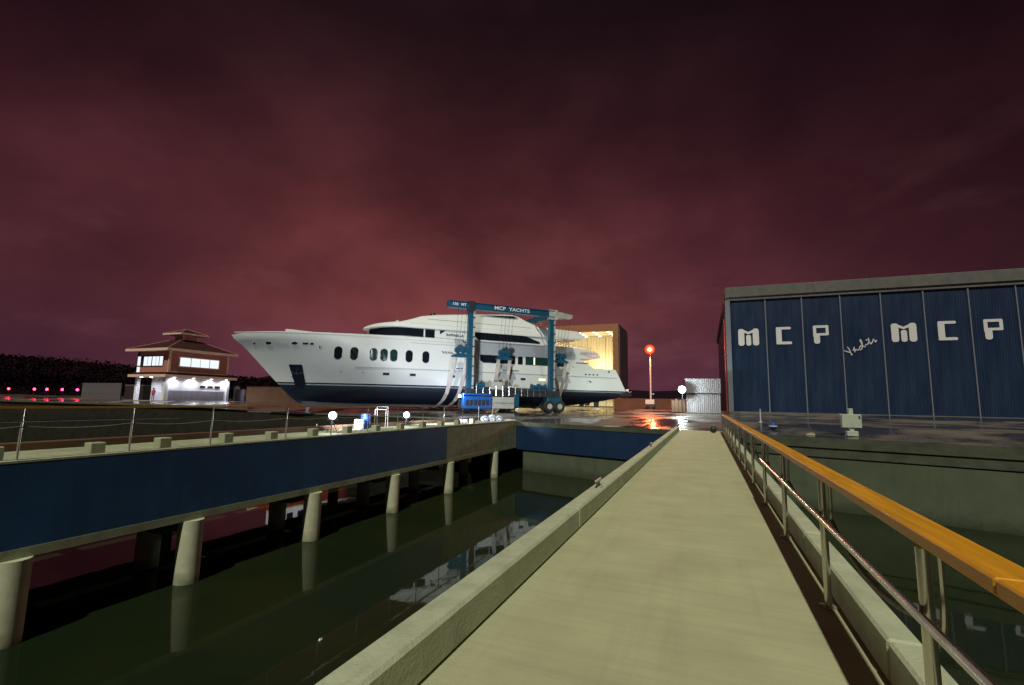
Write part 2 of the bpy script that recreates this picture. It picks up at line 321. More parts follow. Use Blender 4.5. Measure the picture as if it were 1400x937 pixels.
t = thing('dock_end_wall', 'dark rough bank wall of the basin below the house', 'wall')
b = MB(); b.prism([(38.02, -.12), (38.02, -4.6), (35.2, -4.6), (36.3, -1.4), (37.0, -.3), (37.62, -.12)], lambda y, z: (-17.62, y, z), lambda y, z: (-400, y, z)); b.build('bank', M['earth'], t)
b = MB(); b.b2((-400, 37.3, .20), (-46, 37.9, .42)); b.build('cope', M['dconc'], t)
b = MB(); b.b2((-46, 37.3, -.115), (-17.62, 37.7, .02)); b.build('cope', M['dconc'], t)
# basin far side (left)
t = thing('earth_bank', 'overgrown earth bank along the far left side of the basin', 'bank')
b = MB(); b.prism([(-96, WZ - .5), (-103, .4), (-112, .9), (-112, WZ - .5)], lambda x, z: (x, -60, z), lambda x, z: (x, 37.1, z)); b.build('slope', M['earth'], t)

# ------------------------------------------------------------------ the walkway (right finger pier)
b = MB(); b.b2((-1.72, -14, -1.3), (1.09, 31.6, 0)); b.build('walkway', M['walk'])['kind'] = 'structure'
t = thing('kerb', 'thick concrete kerb beside the walkway without a railing', 'kerb')
ys = [-14, -9, -4, 1, 6.0, 11, 16, 21, 26, 30]
for a, c in zip(ys[:-1], ys[1:]):
    b = MB(); b.b2((-1.722, a + .003, .001), (-1.5, c - .003, .255), bev=.022); o = b.build('kerb_stone', M['kerb'], t)
b = MB(); b.cyl((-1.611, 29.998, .001), (-1.611, 29.998, .255), .111, n=16); b.build('rounded_end', M['kerb'], t, smooth=True)
t = thing('kerb', 'low concrete kerb under the wooden handrail', 'kerb')
for k in range(18):
    a = -14 + k * 2.5
    b = MB(); b.b2((.92, a + .006, .001), (1.10, a + 2.494, .25), bev=.018); b.build('kerb_stone', M['kerb'], t)
for k, (X, Y) in enumerate([(-1.60, 7.6), (-1.60, 15.4)]):
    t = thing('mooring_cleat', ['galvanised mooring cleat on the kerb, the one facing the middle of the blue end wall' , 'galvanised mooring cleat near the rounded end of the kerb'][k], 'cleat', (X, Y, .255))
    b = MB(); b.b2((-.06, -.10, 0), (.06, .10, .015)); b.build('base_plate', M['liftgrey'], t)
    for dy in (-.06, .06):
        b = MB(); b.cyl((0, dy, .014), (0, dy, .085), .018, n=8); b.build('stem', M['liftgrey'], t)
    b = MB(); b.tube([(0, -.19, .115), (0, -.12, .10), (0, .12, .10), (0, .19, .115)], [.014, .026, .026, .014], 8); b.build('horn', M['liftgrey'], t, smooth=True)

# right railing
RY = [-1.6, .55, 2.66, 4.62, 6.75] + [8.85 + 2.1 * k for k in range(11)]
t = thing('railing', 'stainless railing with a wide orange wooden handrail along the walkway', 'railing')
pm = MB(); pm.cyl((0, 0, .012), (0, 0, .965), .027, n=14)
pm = pm.mesh('post', M['steel'], True)
fm = MB(); fm.lathe([(.065, 0), (.065, .008), (.05, .014), (.03, .018)], n=18); fm = fm.mesh('base_flange', M['steel'], True)
bm_ = MB(); bm_.tube([(.056, 0, .955), (.056, 0, .74), (.052, 0, .66), (.042, 0, .60), (.015, 0, .55)], .014, 8); bm_ = bm_.mesh('bracket', M['steel'], True)
for y in RY:
    p = part('post', pm, t, (.85, y, 0)); part('base_flange', fm, p); part('bracket', bm_, p)
ws = [-2.4, 2.04, 6.6, 11.2, 15.8, 20.4, 25, 30.2]
for a, c in zip(ws[:-1], ws[1:]):
    b = MB(); b.b2((.828, a + .0025, .975), (.985, c - .0025, 1.035), bev=.008); b.build('handrail_plank', M['wood'], t)
b = MB(); b.cyl((.80, -2.4, .70), (.80, 8.85, .70), .0215, n=12); b.build('mid_rail', M['steel'], t, smooth=True)
b = MB(); b.cyl((.905, -2.4, .966), (.905, 30.2, .966), .012, n=8); b.build('under_bar', M['steel'], t, smooth=True)
def sag(a, c, d, r, n=14):
    a = Vector(a); c = Vector(c)
    return [a.lerp(c, k / n) + Vector((0, 0, -4 * d * (k / n) * (1 - k / n))) for k in range(n + 1)]
t = thing('rope', 'thick grey rope sagging between the railing posts of the walkway', 'rope')
for k in range(2, 8):
    b = MB(); b.tube(sag((.905, RY[k], .66), (.905, RY[k + 1], .66), .16 if k % 2 == 0 else .10, .018), .016, 8); b.build('span', M['rope'], t, smooth=True)

# ------------------------------------------------------------------ left finger pier
PX0, PX1, PZ = -14.3, -17.6, 0.0
t = thing('finger_pier', 'finger pier on round piles with a long dark blue painted side', 'pier')
b = MB(); b.b2((PX1, -16, -1.9), (PX0 - .08, 37.9, -.02)); b.build('deck', M['conc'], t)
b = MB(); b.b2((PX1 + .02, -16, -2.12), (PX0 + .012, 36.3, -1.905)); b.build('soffit_band', M['conc'], t)
b = MB(); b.b2((PX0 - .28, -16, -.019), (PX0 + .004, 36.36, .045), bev=.008); b.build('edge_strip', M['kerb'], t)
k0 = -16
ysp = [-16 + 2.56 * k for k in range(17)]; ysp[-1] = 25.1
for a, c in zip(ysp[:-1], ysp[1:]):
    b = MB(); b.b2((PX0 - .079, a + .0015, -1.904), (PX0, c - .0015, -.021)); b.build('painted_panel', M['blue'], t)
ysp = [25.1, 27.4, 29.7, 32, 34.2, 36.34]
for a, c in zip(ysp[:-1], ysp[1:]):
    for z0, z1 in ((-1.904, -1.0), (-1.0, -.021)):
        b = MB(); b.b2((PX0 - .079, a + .006, z0 + .006), (PX0 - .004, c - .006, z1 - .006)); b.build('concrete_panel', M['conc'], t)
b = MB(); b.b2((PX1, -16, -.019), (PX1 + .3, 37.9, .20), bev=.02); b.build('far_kerb', M['brownwall'], t)
pl = MB(); pl.cyl((0, 0, -5.5), (0, 0, -2.121),   .33, n=28); pl = pl.mesh('pile', M['pile'], True)
for y in (-9, -4, .9, 6.1, 10.1, 14.9, 20.1, 25.6, 32.2): part('pile', pl, t, (-14.40, y, 0))
for y in (-9, -4, .9, 5.8, 10.4, 15.4, 20.8, 25.5, 32.0): part('pile', pl, t, (-16.75, y, 0))
for y in (-9, -4, .9, 6, 10.2, 15.1, 20.4, 25.5, 32.1):
    b = MB(); b.b2((-17.5, y - .4, -2.6), (-15.3, y + .4, -2.1)); b.build('cross_head', M['dconc'], t)
km = MB(); km.b2((-.15, -.17, 0), (.15, .17, .34), bev=.02); km = km.mesh('kerb_block', M['conc'], False)
for i, y in enumerate([1.2, 3.4, 5.65, 7.62, 9.3, 11.3, 13.1, 15.1, 17.1, 19.1, 21.1, 23.2, 25.2, 27.3, 29.4]):
    part('kerb_block', km, t, (-14.83, y, -.02), scale=(1, 1, .94 + .06 * ((i * 7) % 3)))
for xa, xb in ((-20.2, -17.62), (-22.35, -20.75)):
    b = MB(); b.b2((xa, -16, -2.45), (xb, 34.5, -2.05)); b.build('service_beam', M['dconc'], t)
for k in range(9):
    y = -14 + 5.6 * k + (k * 7 % 3) * .5; b = MB(); b.b2((-22.3, y, -2.40), (-17.7, y + .5, -2.46)); b.build('tie', M['dconc'], t)
for y in (-6, 4, 14, 24, 33):
    b = MB(); b.cyl((-21.6, y, -5.5), (-21.6, y, -2.45), .3, n=16); b.build('service_pile', M['conc'], t, smooth=True)
# its railing
LY = [-1.0, 1.3, 3.6, 5.91, 8.16, 10.42, 13.31, 15.6, 17.9, 20.2, 22.5, 24.8, 27.1, 29.4, 31.7]
t = thing('railing', 'thin steel railing with a slim brown top rail along the blue pier', 'railing')
pm = MB(); pm.cyl((0, 0, 0), (0, 0, 1.15), .024, n=10); pm = pm.mesh('post', M['steel'], True)
for y in LY: part('post', pm, t, (-14.36, y, .046))
for a, c in zip(LY[0::2], LY[2::2]):
    b = MB(); b.b2((-14.41, a + .002, 1.198), (-14.31, c - .002, 1.238)); b.build('top_rail', M['wood'], t)
b = MB(); b.cyl((-14.36, -1, .91), (-14.36, 9.4, .91), .017, n=8); b.build('mid_rail', M['steel'], t)
t = thing('rope', 'slim pale rope strung in shallow loops along the railing of the blue pier', 'rope')
for a, c in zip(LY[:-1], LY[1:]):
    b = MB(); b.tube(sag((-14.36, a, .80), (-14.36, c, .80), .07, .015), .012, 6); b.build('span', M['rope'], t, smooth=True)

# floodlights standing on the pier
def spot(name, loc, aim, power, col, ang=100, r=.12):
    l = bpy.data.lights.new(name, 'SPOT'); l.energy = power; l.color = col; l.spot_size = R_(ang); l.spot_blend = .6; l.shadow_soft_size = r
    o = bpy.data.objects.new(name, l); C.objects.link(o); o.location = loc
    o.rotation_euler = (Vector(loc) - Vector(aim)).to_track_quat('Z', 'Y').to_euler(); return o
def point(name, loc, power, col, r=.1):
    l = bpy.data.lights.new(name, 'POINT'); l.energy = power; l.color = col; l.shadow_soft_size = r
    o = bpy.data.objects.new(name, l); C.objects.link(o); o.location = loc; return o
def floodlight(label, loc, hz, power, col, aim):
    t = thing('floodlight', label, 'floodlight', loc, math.atan2(-loc[0], loc[1]) + math.pi * 0)
    # local -y looks back along the pier towards the walkway
    for k in range(3):
        a = k * 2.094 + .4
        b = MB(); b.tube([(0, 0, hz - .22), (.28 * math.cos(a), .28 * math.sin(a), 0)], .014, 6); b.build('leg', M['dark'], t)
    b = MB(); b.tube([(-.2, 0, hz), (-.2, 0, hz - .2), (.2, 0, hz - .2), (.2, 0, hz)], .014, 6); b.build('yoke', M['dark'], t)
    b = MB(); b.tube([(0, -.06, hz), (0, .03, hz), (0, .08, hz)], [.19, .19, .15], 20); b.build('housing', M['dark'], t)
    b = MB(); b.cyl((0, -.085, hz), (0, -.061, hz), .17, n=20); b.build('lens', M['lamp_white'], t)
    Mx = Matrix.Translation(loc) @ Matrix.Rotation(t.rotation_euler.z, 4, 'Z')
    b = MB(); b.cyl((0, .081, hz), (0, .105, hz), .14, n=20); b.build('lens', M['lamp_white'], t)
    point('floodlight_lamp', Mx @ Vector((0, -.22, hz - .05)), power, col, .12)
    spot('floodlight_beam', Mx @ Vector((0, .3, hz + .40)), aim, power * 155, col, 82, .35)
    return t
floodlight('white floodlight on a tripod on the pier, in front of the bow', (-15.7, 17.1, -.02), .80, 55, (.84, .93, 1), (-33, 40, 5.5))
floodlight('white floodlight on a tripod on the pier, in front of the hull amidships', (-16.4, 23.9, -.02), .68, 55, (.82, .91, 1), (-20, 52, 6.5))

# ------------------------------------------------------------------ yacht
U = Vector((.692, .722)).normalized(); YR = math.atan2(U.y, U.x); YO = (-28.46, 45.34, 0)
def lerp_tab(tab, x):
    if x <= tab[0][0]: return tab[0][1]
    for (a, p), (c, q) in zip(tab[:-1], tab[1:]):
        if x <= c: return p + (q - p) * (x - a) / (c - a)
    return tab[-1][1]
BOW = [(1.0, -13.0), (1.6, -13.75), (2.2, -14.35), (2.9, -15.0), (4.6, -16.55), (6.2, -18.0), (7.2, -19.2), (7.6, -19.3), (8, -19.4)]
STERN = [(1.0, 16.4), (1.6, 20), (2.2, 23.2), (2.9, 24.0), (3.15, 23.95), (5.6, 22.45), (8, 21)]
SHEER = [(-19.3, 7.38), (-18.6, 7.52), (-17, 7.68), (-14, 7.72), (-10, 7.76), (-6, 7.86), (0, 7.93), (3.2, 7.93), (4.6, 5.62), (23, 5.64)]
def shp(x, p): return 1 - (1 - min(max(x, 0), 1)) ** p
def hb(s, z):
    s0 = lerp_tab(BOW, z); s1 = lerp_tab(STERN, z); f = (s - s0) / (s1 - s0); f = min(max(f, 0), 1)
    k = min(max((z - 2.9) / 4.6, 0), 1)
    xw = lerp_tab([(0, 1 / .46), (1, 1 / .30)], k); pw = lerp_tab([(0, 1.75), (1, 2.5)], k)
    full = lerp_tab([(1.0, .05), (1.25, 1.5), (1.7, 2.9), (2.3, 3.75), (2.9, 3.98), (4.6, 4.1), (8, 4.12)], z)
    return full * shp(f * xw, pw) * (1 - .07 * max(0, (f - .6) / .4) ** 2) 
yacht = thing('motor_yacht', 'large white motor yacht with dark blue bottom hanging in the blue travel lift', 'yacht', YO, YR)
def hull_part(name, z0f, z1f, nz, mt, both=True, out=0):
    b = MB()
    FR = [0, .004, .012, .025, .045, .07, .10, .14, .18, .22, .26, .30, .34, .38, .42, .46, .50, .53, .56, .60, .65, .7, .76, .82, .88, .94, 1]
    for sg in ((-1, 1) if both else (-1,)):
        rows = []
        for f in FR:
            r = []
            for j in range(nz + 1):
                # a first guess of s, then the true top at this s
                zt = z1f(lerp_tab(BOW, 5) * (1 - f) + 23 * f) if callable(z1f) else z1f
                z0 = z0f; z = z0 + (zt - z0) * j / nz
                s = lerp_tab(BOW, z) * (1 - f) + lerp_tab(STERN, z) * f
                if callable(z1f):
                    zt = z1f(s); z = z0 + (zt - z0) * j / nz; s = lerp_tab(BOW, z) * (1 - f) + lerp_tab(STERN, z) * f
                r.append((s, sg * (hb(s, z) + out), z))
            rows.append(r)
        b.grid(rows)
        if sg == -1: last = rows[-1]
    # transom
    b.grid([[(p[0], p[1], p[2]) for p in last], [(p[0], -p[1], p[2]) for p in last]])
    return b.build(name, mt, yacht, smooth=40)
hull_part('bottom', 1.0, 2.80, 8, M['anti'])
hull_part('boot_stripe', 2.80, 2.90, 1, M['bootw'])
hull_part('boot_band', 2.90, 3.04, 1, M['boot'])
# topsides with a finely stepped station list round the break in the sheer
def topsides():
    b = MB(); S = []
    for k in range(90): S.append(k / 89)
    for sg in (-1, 1):
        rows = []
        for f in S:
            r = []
            for j in range(13):
                t_ = j / 12; z = 3.04 + 2 * t_
                for _ in range(4):
                    s = lerp_tab(BOW, z) * (1 - f) + lerp_tab(STERN, z) * f
                    z = 3.04 + (lerp_tab(SHEER, s) - 3.04) * t_
                s = lerp_tab(BOW, z) * (1 - f) + lerp_tab(STERN, z) * f
                r.append((s, sg * hb(s, z), z))
            rows.append(r)
        b.grid(rows)
        if sg == -1: last = rows[-1]; top = [r[-1] for r in rows]
    b.grid([last, [(p[0], -p[1], p[2]) for p in last]])
    b.grid([[(p[0], p[1] * .985, p[2] - .02) for p in top], [(p[0], -p[1] * .985, p[2] - .02) for p in top]])
    return b.build('topsides', M['yacht'], yacht, smooth=40)
hull = topsides()
def on_hull(name, pts, mt, par, off=.02, rim=None):
    """a plate that follows the hull: pts are (s, z)"""
    n = len(pts); b = MB()
    o = [(s, -(hb(s, z) + off), z) for s, z in pts]; i = [(s, -(hb(s, z) - .03), z) for s, z in pts]
    b.add(o + i, [tuple(range(n))] + [(k, (k + 1) % n, (k + 1) % n + n, k + n) for k in range(n)])
    return b.build(name, mt, par)
def oval(s, z, a, h, n=20):      # a stadium
    r = a; out = []
    for k in range(n):
        t_ = 2 * math.pi * k / n; x = r * math.cos(t_); y = r * math.sin(t_); out.append((s + x, z + y + (h - r if y >= 0 else -(h - r))))
    return out
for k, s in enumerate((-9.81, -8.36, -6.56, -5.57, -4.62, -3.09, -1.38)):
    p = on_hull('porthole', oval(s, 5.90, .37, .62), M['dark'], yacht, .012)
    on_hull('pane', oval(s, 5.90, .32, .56), M['glassg'] if k in (2, 3, 4) else M['glass'], p, .02)
for s in (-5.2, -2.6, 1.52, 9.72, 18.5):
    p = on_hull('hull_port', [(s - .30, 3.92), (s + .30, 3.92), (s + .30, 4.17), (s - .30, 4.17)], M['dark'], yacht, .012)
    on_hull('pane', [(s - .25, 3.96), (s + .25, 3.96), (s + .25, 4.13), (s - .25, 4.13)], M['glassg'], p, .02)
# rubbing line along the side
def strip(name, s0, s1, z0, z1, off, mt, n=40, tab=None):
    b = MB(); rows = []
    for k in range(n + 1):
        s = s0 + (s1 - s0) * k / n
        rows.append([(s, -(hb(s, z0) - .02), z0), (s, -(hb(s, z0) + off), z0), (s, -(hb(s, z1) + off), z1), (s, -(hb(s, z1) - .02), z1)])
    b.grid(rows); return b.build(name, mt, yacht)
strip('rubbing_strake', -8.2, 22.6, 4.60, 4.66, .035, M['line'])
strip('sheer_rail', -19.0, 3.0, 7.60, 7.66, .03, M['yacht'])
# anchor pocket
p = on_hull('anchor_pocket', [(-14.1, 4.72), (-12.95, 4.72), (-12.85, 4.55), (-12.42, 2.6), (-13.35, 2.6)], M['boot'], yacht, .02)
on_hull('lip', [(-13.75, 3.55), (-12.62, 3.55), (-12.64, 3.64), (-13.77, 3.64)], M['chrome'], p, .06)
b = MB(); y = -(hb(-13.3, 4.2) + .08)
b.tube([(-13.3, y, 4.45), (-13.35, y - .05, 4.1), (-13.3, y - .06, 3.85)], .06, 8); b.tube([(-13.75, y - .02, 4.05), (-13.6, y - .06, 3.86), (-13.3, y - .06, 3.8), (-13.0, y - .06, 3.86), (-12.85, y - .02, 4.05)], .05, 8)
b.build('anchor', M['chrome'], yacht, smooth=True)
# fairleads and mooring ports of the bow
for s, z, a, h, m_ in ((-17.2, 6.6, .10, .10, 'chrome'), (-15.95, 6.64, .26, .14, 'chrome'), (-13.7, 6.66, .26, .14, 'chrome'), (-11.45, 6.37, .12, .12, 'chrome')):
    q = on_hull('fairlead', [(s + a * math.cos(2 * math.pi * k / 16), z + h * math.sin(2 * math.pi * k / 16)) for k in range(16)], M[m_], yacht, .03)
    if a > .2: on_hull('opening', [(s + a * .6 * math.cos(2 * math.pi * k / 16), z + h * .6 * math.sin(2 * math.pi * k / 16)) for k in range(16)], M['dark'], q, .036)
for s, wd, m_ in ((-14.8, .42, 'yacht2'), (-12.75, .24, 'dark'), (-12.2, .15, 'dark')):
    q = on_hull('bow_port', [(s - wd, 6.56), (s + wd, 6.56), (s + wd, 6.74), (s - wd, 6.74)], M[m_], yacht, .02)
for s in (-9.4, -7.4):
    on_hull('drain', oval(s, 4.15, .09, .09, 10), M['line'], yacht, .03)
# loft block: plan half width hw(s), bottom zb(s), top zt(s); sides lean in by tum
def block(name, sts, hw, zb, zt, tum, mt, par=None, smooth=25, yoff=0):
    b = MB(); rows = []
    for s in sts:
        h = hw(s) if callable(hw) else hw; a = zb(s) if callable(zb) else zb; c = zt(s) if callable(zt) else zt
        k = h - tum * (c - a); r_ = min(.12, (c - a) * .3)
        rows.append([(s, -h, a), (s, -k - .0, c - r_), (s, -k + r_, c), (s, k - r_, c), (s, k, c - r_), (s, h, a), (s, -h, a)])
    b.grid(rows); b.add(rows[0][:6], [tuple(range(6))]); b.add(rows[-1][:6], [tuple(range(6))])
    return b.build(name, mt, par or yacht, smooth=smooth)
def fr(a, c, n): return [a + (c - a) * k / n for k in range(n + 1)]
main = block('main_deckhouse', [3.2, 4, 6, 8, 10, 12, 14, 15.6, 16.4], 3.93, 5.3, lambda s: lerp_tab([(14.2, 7.96), (16.4, 5.65)], s), .02, M['yacht'])
def hwb(s): return 3.72 * shp((s + 7.0) / 3.6, 2.3) if s < -3.4 else 3.72
bridge = block('bridge_deckhouse', fr(-6.75, -3.4, 10) + [-2, 0, 3, 6, 9, 12, 13.6], hwb, 7.6, 9.0, .03, M['yacht'])
ROOF = [(-7.2, 9.02), (-6.8, 9.18), (-6.2, 9.30), (-4.0, 9.50), (-2.9, 9.85), (-1.8, 10.28), (0, 10.62), (4.4, 11.10), (7.8, 11.42), (8.9, 11.46), (9.6, 11.32), (10.6, 10.85), (11.8, 10.36), (13, 10.22), (17.4, 10.14), (17.9, 9.85), (18.4, 9.36)]
UND = [(-7.2, 8.88), (-6, 8.93), (12, 8.97), (14.3, 8.93), (17.8, 9.1), (18.4, 9.28)]
def hwr(s): return .6 + 3.2 * shp((s + 7.2) / 3.8, 2.3) if s < -3.4 else (3.8 if s < 14 else 3.8 - .25 * (s - 14) / 4.4)
def roofsec():
    b = MB(); rows = []
    for s in fr(-7.2, -3.4, 12) + [-2.9, -2.2, -1.8, -1, 0, 2, 4.4, 6, 7.8, 8.4, 8.9, 9.3, 9.6, 10.1, 10.6, 11.2, 11.8, 12.4, 13, 15, 17, 17.4, 17.9, 18.4]:
        h = hwr(s); a = lerp_tab(UND, s); c = lerp_tab(ROOF, s); m_ = min(a + .35, (a + c) / 2); k = h - .10 - .42 * max(0, c - m_); r_ = min(.15, (c - m_) * .4)
        rows.append([(s, -h, a), (s, -h - .0, a + (m_ - a) * .6), (s, -h + .08, m_), (s, -k, c - r_), (s, -k + r_ * 1.5, c), (s, k - r_ * 1.5, c), (s, k, c - r_), (s, h - .08, m_), (s, h, a + (m_ - a) * .6), (s, h, a), (s, -h, a)])
    b.grid(rows); b.add(rows[0][:10], [tuple(range(10))]); b.add(rows[-1][:10], [tuple(range(10))])
    return b.build('flybridge_roof', M['yacht'], yacht, smooth=30)
roof = roofsec()
aft = block('boat_deck', [12.6, 14, 16.3, 18, 19.6, 20.1, 20.5], lambda s: 3.98 if s < 17 else 3.98 - .15 * (s - 17), lambda s: lerp_tab([(12, 6.72), (19, 6.76), (20.5, 7.0)], s), lambda s: lerp_tab([(12, 8.08), (16.3, 8.06), (19.6, 7.80), (20.1, 7.5), (20.5, 7.18)], s), .02, M['yacht'])
# side window panels (flat plates just proud of the side)
def side_plate(name, pts, y, mt, par, d=.03, lean=0, zr=0):
    b = MB(); b.prism(pts, lambda s, z: (s, y + lean * (z - zr), z), lambda s, z: (s, y - d + lean * (z - zr), z)); return b.build(name, mt, par)
side_plate('saloon_window', [(4.6, 5.68), (8.75, 5.68), (8.75, 6.52), (4.6, 6.52)], -3.93, M['glass'], main)
side_plate('saloon_window', [(9.1, 5.68), (9.68, 5.68), (9.68, 6.55), (9.1, 6.55)], -3.93, M['glass'], main)
gw = side_plate('saloon_window', [(10.05, 5.68), (15.4, 5.68), (14.5, 6.58), (10.05, 6.58)], -3.93, M['glassg'], main)
side_plate('lit_blind', [(11.05, 5.72), (11.22, 5.72), (11.22, 6.54), (11.05, 6.54)], -3.962, M['lamp_strip'], gw, .01)
side_plate('lit_blind', [(13.02, 5.72), (13.28, 5.72), (13.28, 6.54), (13.02, 6.54)], -3.962, M['lamp_strip'], gw, .01)
side_plate('saloon_window', [(3.62, 6.0), (3.95, 6.0), (3.95, 6.52), (3.5, 6.52)], -4.11, M['glass'], main)
side_plate('upper_window', [(3.9, 9.0), (10.2, 8.93), (11.95, 8.38), (11.95, 8.18), (4.4, 8.16), (3.9, 8.62)], -3.715, M['glass'], bridge, .03, .03, 7.6)
def wrap_plate(name, s0, s1, z0, z1, mt, par, n=14):
    b = MB(); rows = []
    for k in range(n + 1):
        s = s0 + (s1 - s0) * k / n; 
        rows.append([(s, -(hwb(s) - .03 * (z - 7.6) + o), z) for z, o in ((z0, -.03), (z0, .03), (z1, .03), (z1, -.03))])
    b.grid(rows); return b.build(name, mt, par)
wrap_plate('bridge_window', -6.68, -1.62, 8.03, 8.86, M['glass'], bridge)
wrap_plate('bridge_window', -1.46, -.45, 8.03, 8.86, M['glass'], bridge, 4)
side_plate('bridge_window', [(.12, 8.45), (.75, 8.86), (.12, 8.86)], -3.715, M['glass'], bridge, .03, .03, 7.6)
b = MB()
pts = [(4.7, 11.02), (8.9, 11.26), (9.45, 11.06), (8.5, 11.0), (6.5, 11.0)]
side_plate('flybridge_window', pts, -3.02, M['glass'], roof, .05, .42, 11.0)
for z_ in (9.42, 10.0):
    b = MB(); b.tube([(s, -(hwr(s) - .10 - .42 * max(0, z_ - lerp_tab(UND, s) - .35)) - .005, z_) for s in fr(-1.2 if z_ > 9.6 else -3, 11, 18)], .018, 5); b.build('seam', M['line'], roof)
for z_ in (7.62,):
    strip('deck_line', -3, 3.1, z_ - .35, z_ - .31, .012, M['line'], 10)
for s in (13.2, 15.6, 15.95):
    b = MB(); b.cyl((s, -3.3, 8.05), (s + .1, -3.3, 9.0), .07, n=8); b.build('roof_support', M['yacht2'], yacht)
b = MB(); b.tube([(13.7, -3.5, 8.8), (16, -3.5, 8.45), (19.2, -3.5, 8.1)], .05, 6); b.tube([(16.5, -3.5, 8.05), (16.5, -3.5, 8.4)], .03, 6); b.build('deck_rail', M['yacht2'], yacht)
for s in (16.7, 17.6): side_plate('side_vent', [(s, 6.2), (s + .9, 6.2), (s + .9, 6.27), (s, 6.27)], -3.9, M['dark'], yacht, .04)
# aft side fairing, bulwark wedge and swim platform
b = MB(); b.prism([(14.2, 7.0), (16.6, 5.6), (19.3, 5.62), (17.2, 6.75), (16.0, 6.78)], lambda s, z: (s, -3.9, z), lambda s, z: (s, -3.55, z)); b.build('side_wing', M['yacht'], yacht)
b = MB(); b.b2((23.3, -3.7, 2.42), (24.95, 3.7, 3.02), bev=.06); b.build('swim_platform', M['anti'], yacht)
b = MB(); b.b2((24.2, -3.72, 3.021), (24.5, -3.4, 3.30), bev=.05); b.build('platform_locker', M['yacht'], yacht)
for k in range(4): on_hull('stern_port', oval(18.0 + .55 * k, 4.92, .14, .09, 12), M['dark'], yacht, .03)
on_hull('stern_light', oval(21.4, 5.35, .12, .12, 12), M['dark'], yacht, .03)
on_hull('stern_light', oval(15.5, 4.95, .2, .10, 12), M['dark'], yacht, .03)
on_hull('side_sign', [(11.7, 3.95), (12.55, 3.95), (12.55, 4.18), (11.7, 4.18)], M['lamp_strip'], yacht, .02)
# foredeck cover, roof gear
block('foredeck_cover', [-14.6, -14.3, -12, -10.6], lambda s: 1.6, 7.3, lambda s: lerp_tab([(-14.6, 8.12), (-14, 8.17), (-10.6, 7.92)], s), .1, M['yacht'])
b = MB(); b.lathe([(.20, 0), (.22, .12), (.18, .3), (.05, .38)], (-4.0, -1.8, 9.49), 12); b.build('searchlight', M['yacht2'], yacht, smooth=True)
b = MB(); b.lathe([(.34, 0), (.36, .25), (.25, .5), (.05, .58)], (0, -1.0, 10.6), 14); b.build('satellite_dome', M['dark'], yacht, smooth=True)
b = MB(); b.tube([(11.3, -2.2, 10.4), (12.2, -2.0, 11.2), (12.6, 0, 11.4), (12.2, 2.0, 11.2), (11.3, 2.2, 10.4)], .12, 8); b.build('radar_arch', M['brown'], yacht)
# propellers and rudders
for sg in (-1, 1):
    b = MB(); b.prism([(20.6, 2.3), (21.5, 2.3), (21.3, 1.0), (20.7, 1.0)], lambda s, z: (s, sg * 1.7 - .05, z), lambda s, z: (s, sg * 1.7 + .05, z)); b.build('rudder', M['dark'], yacht)
    sh = MB(); sh.tube([(16.0, sg * 1.7, 1.75), (19.7, sg * 1.7, 1.35)], .07, 8); sh.tube([(19, sg * 1.7, 1.4), (19.1, sg * 1.7, 2.4)], .06, 6); sh = sh.build('propeller_shaft', M['dark'], yacht)
    b = MB()
    for k in range(5):
        a = 2 * math.pi * k / 5; e = Vector((0, math.cos(a), math.sin(a))); g = Vector((0, -math.sin(a), math.cos(a))); c0 = Vector((19.75, sg * 1.7, 1.35))
        P = [c0 + e * .08 - g * .05 + Vector((-.06, 0, 0)), c0 + e * .35 - g * .2 + Vector((-.1, 0, 0)), c0 + e * .55 + Vector((0, 0, 0)), c0 + e * .35 + g * .2 + Vector((.1, 0, 0)), c0 + e * .08 + g * .05 + Vector((.06, 0, 0))]
        b.add(P + [p + Vector((.02, 0, 0)) for p in P], [(0, 1, 2, 3, 4), (9, 8, 7, 6, 5), (0, 1, 6, 5), (1, 2, 7, 6), (2, 3, 8, 7), (3, 4, 9, 8)])
    b.cyl((19.6, sg * 1.7, 1.35), (19.95, sg * 1.7, 1.35), .1, n=10); b.build('propeller', mat('bronze', (.45, .28, .12), .35, 1, var=.1) if sg < 0 else bpy.data.materials['bronze'], sh)
b = MB(); b.prism([(-12.9, 1.2), (16.3, 1.2), (16.3, .85), (15.8, .80), (-12.2, .80)], lambda s, z: (s, -.22, z), lambda s, z: (s, .22, z)); b.build('keel', M['anti'], yacht)

# lettering
def text(name, body, size, mt, par, loc, rot, ext=.008, sx=1, spacing=1, shear=0):
    c = bpy.data.curves.new(name, 'FONT'); c.body = body; c.size = size; c.extrude = ext; c.align_x = 'CENTER'; c.align_y = 'CENTER'; c.space_character = spacing; c.shear = shear; c.offset = size * .022
    o = bpy.data.objects.new(name + '_tmp', c); C.objects.link(o); bpy.context.view_layer.update()
    me = bpy.data.meshes.new_from_object(o.evaluated_get(bpy.context.evaluated_depsgraph_get())); bpy.data.objects.remove(o); bpy.data.curves.remove(c)
    me.materials.clear(); me.materials.append(mt)
    return part(name, me, par, loc, rot, (sx, 1, 1))
text('lettering', 'II', .34, M['boot'], bridge, (3.2, -3.725, 8.42), (R_(90), 0, 0), .012, 1.0, 1.15)
text('lettering', 'RAFFAELLA', .34, M['boot'], bridge, (1.75, -3.725, 8.42), (R_(90), 0, 0), .012, 1.0, 1.15)
text('lettering', 'II', .30, M['line'], aft, (19.75, -3.78, 7.42), (R_(90), 0, 0), .06, 1.15, 1.15)
text('lettering', 'RAFFAELLA', .30, M['line'], aft, (18.3, -3.90, 7.42), (R_(90), 0, 0), .02, 1.15, 1.15)
text('lettering', 'MCP', .20, M['boot'], yacht, (7.5, -4.12, 4.92), (R_(90), 0, 0), .012, 1.2, 1.2)
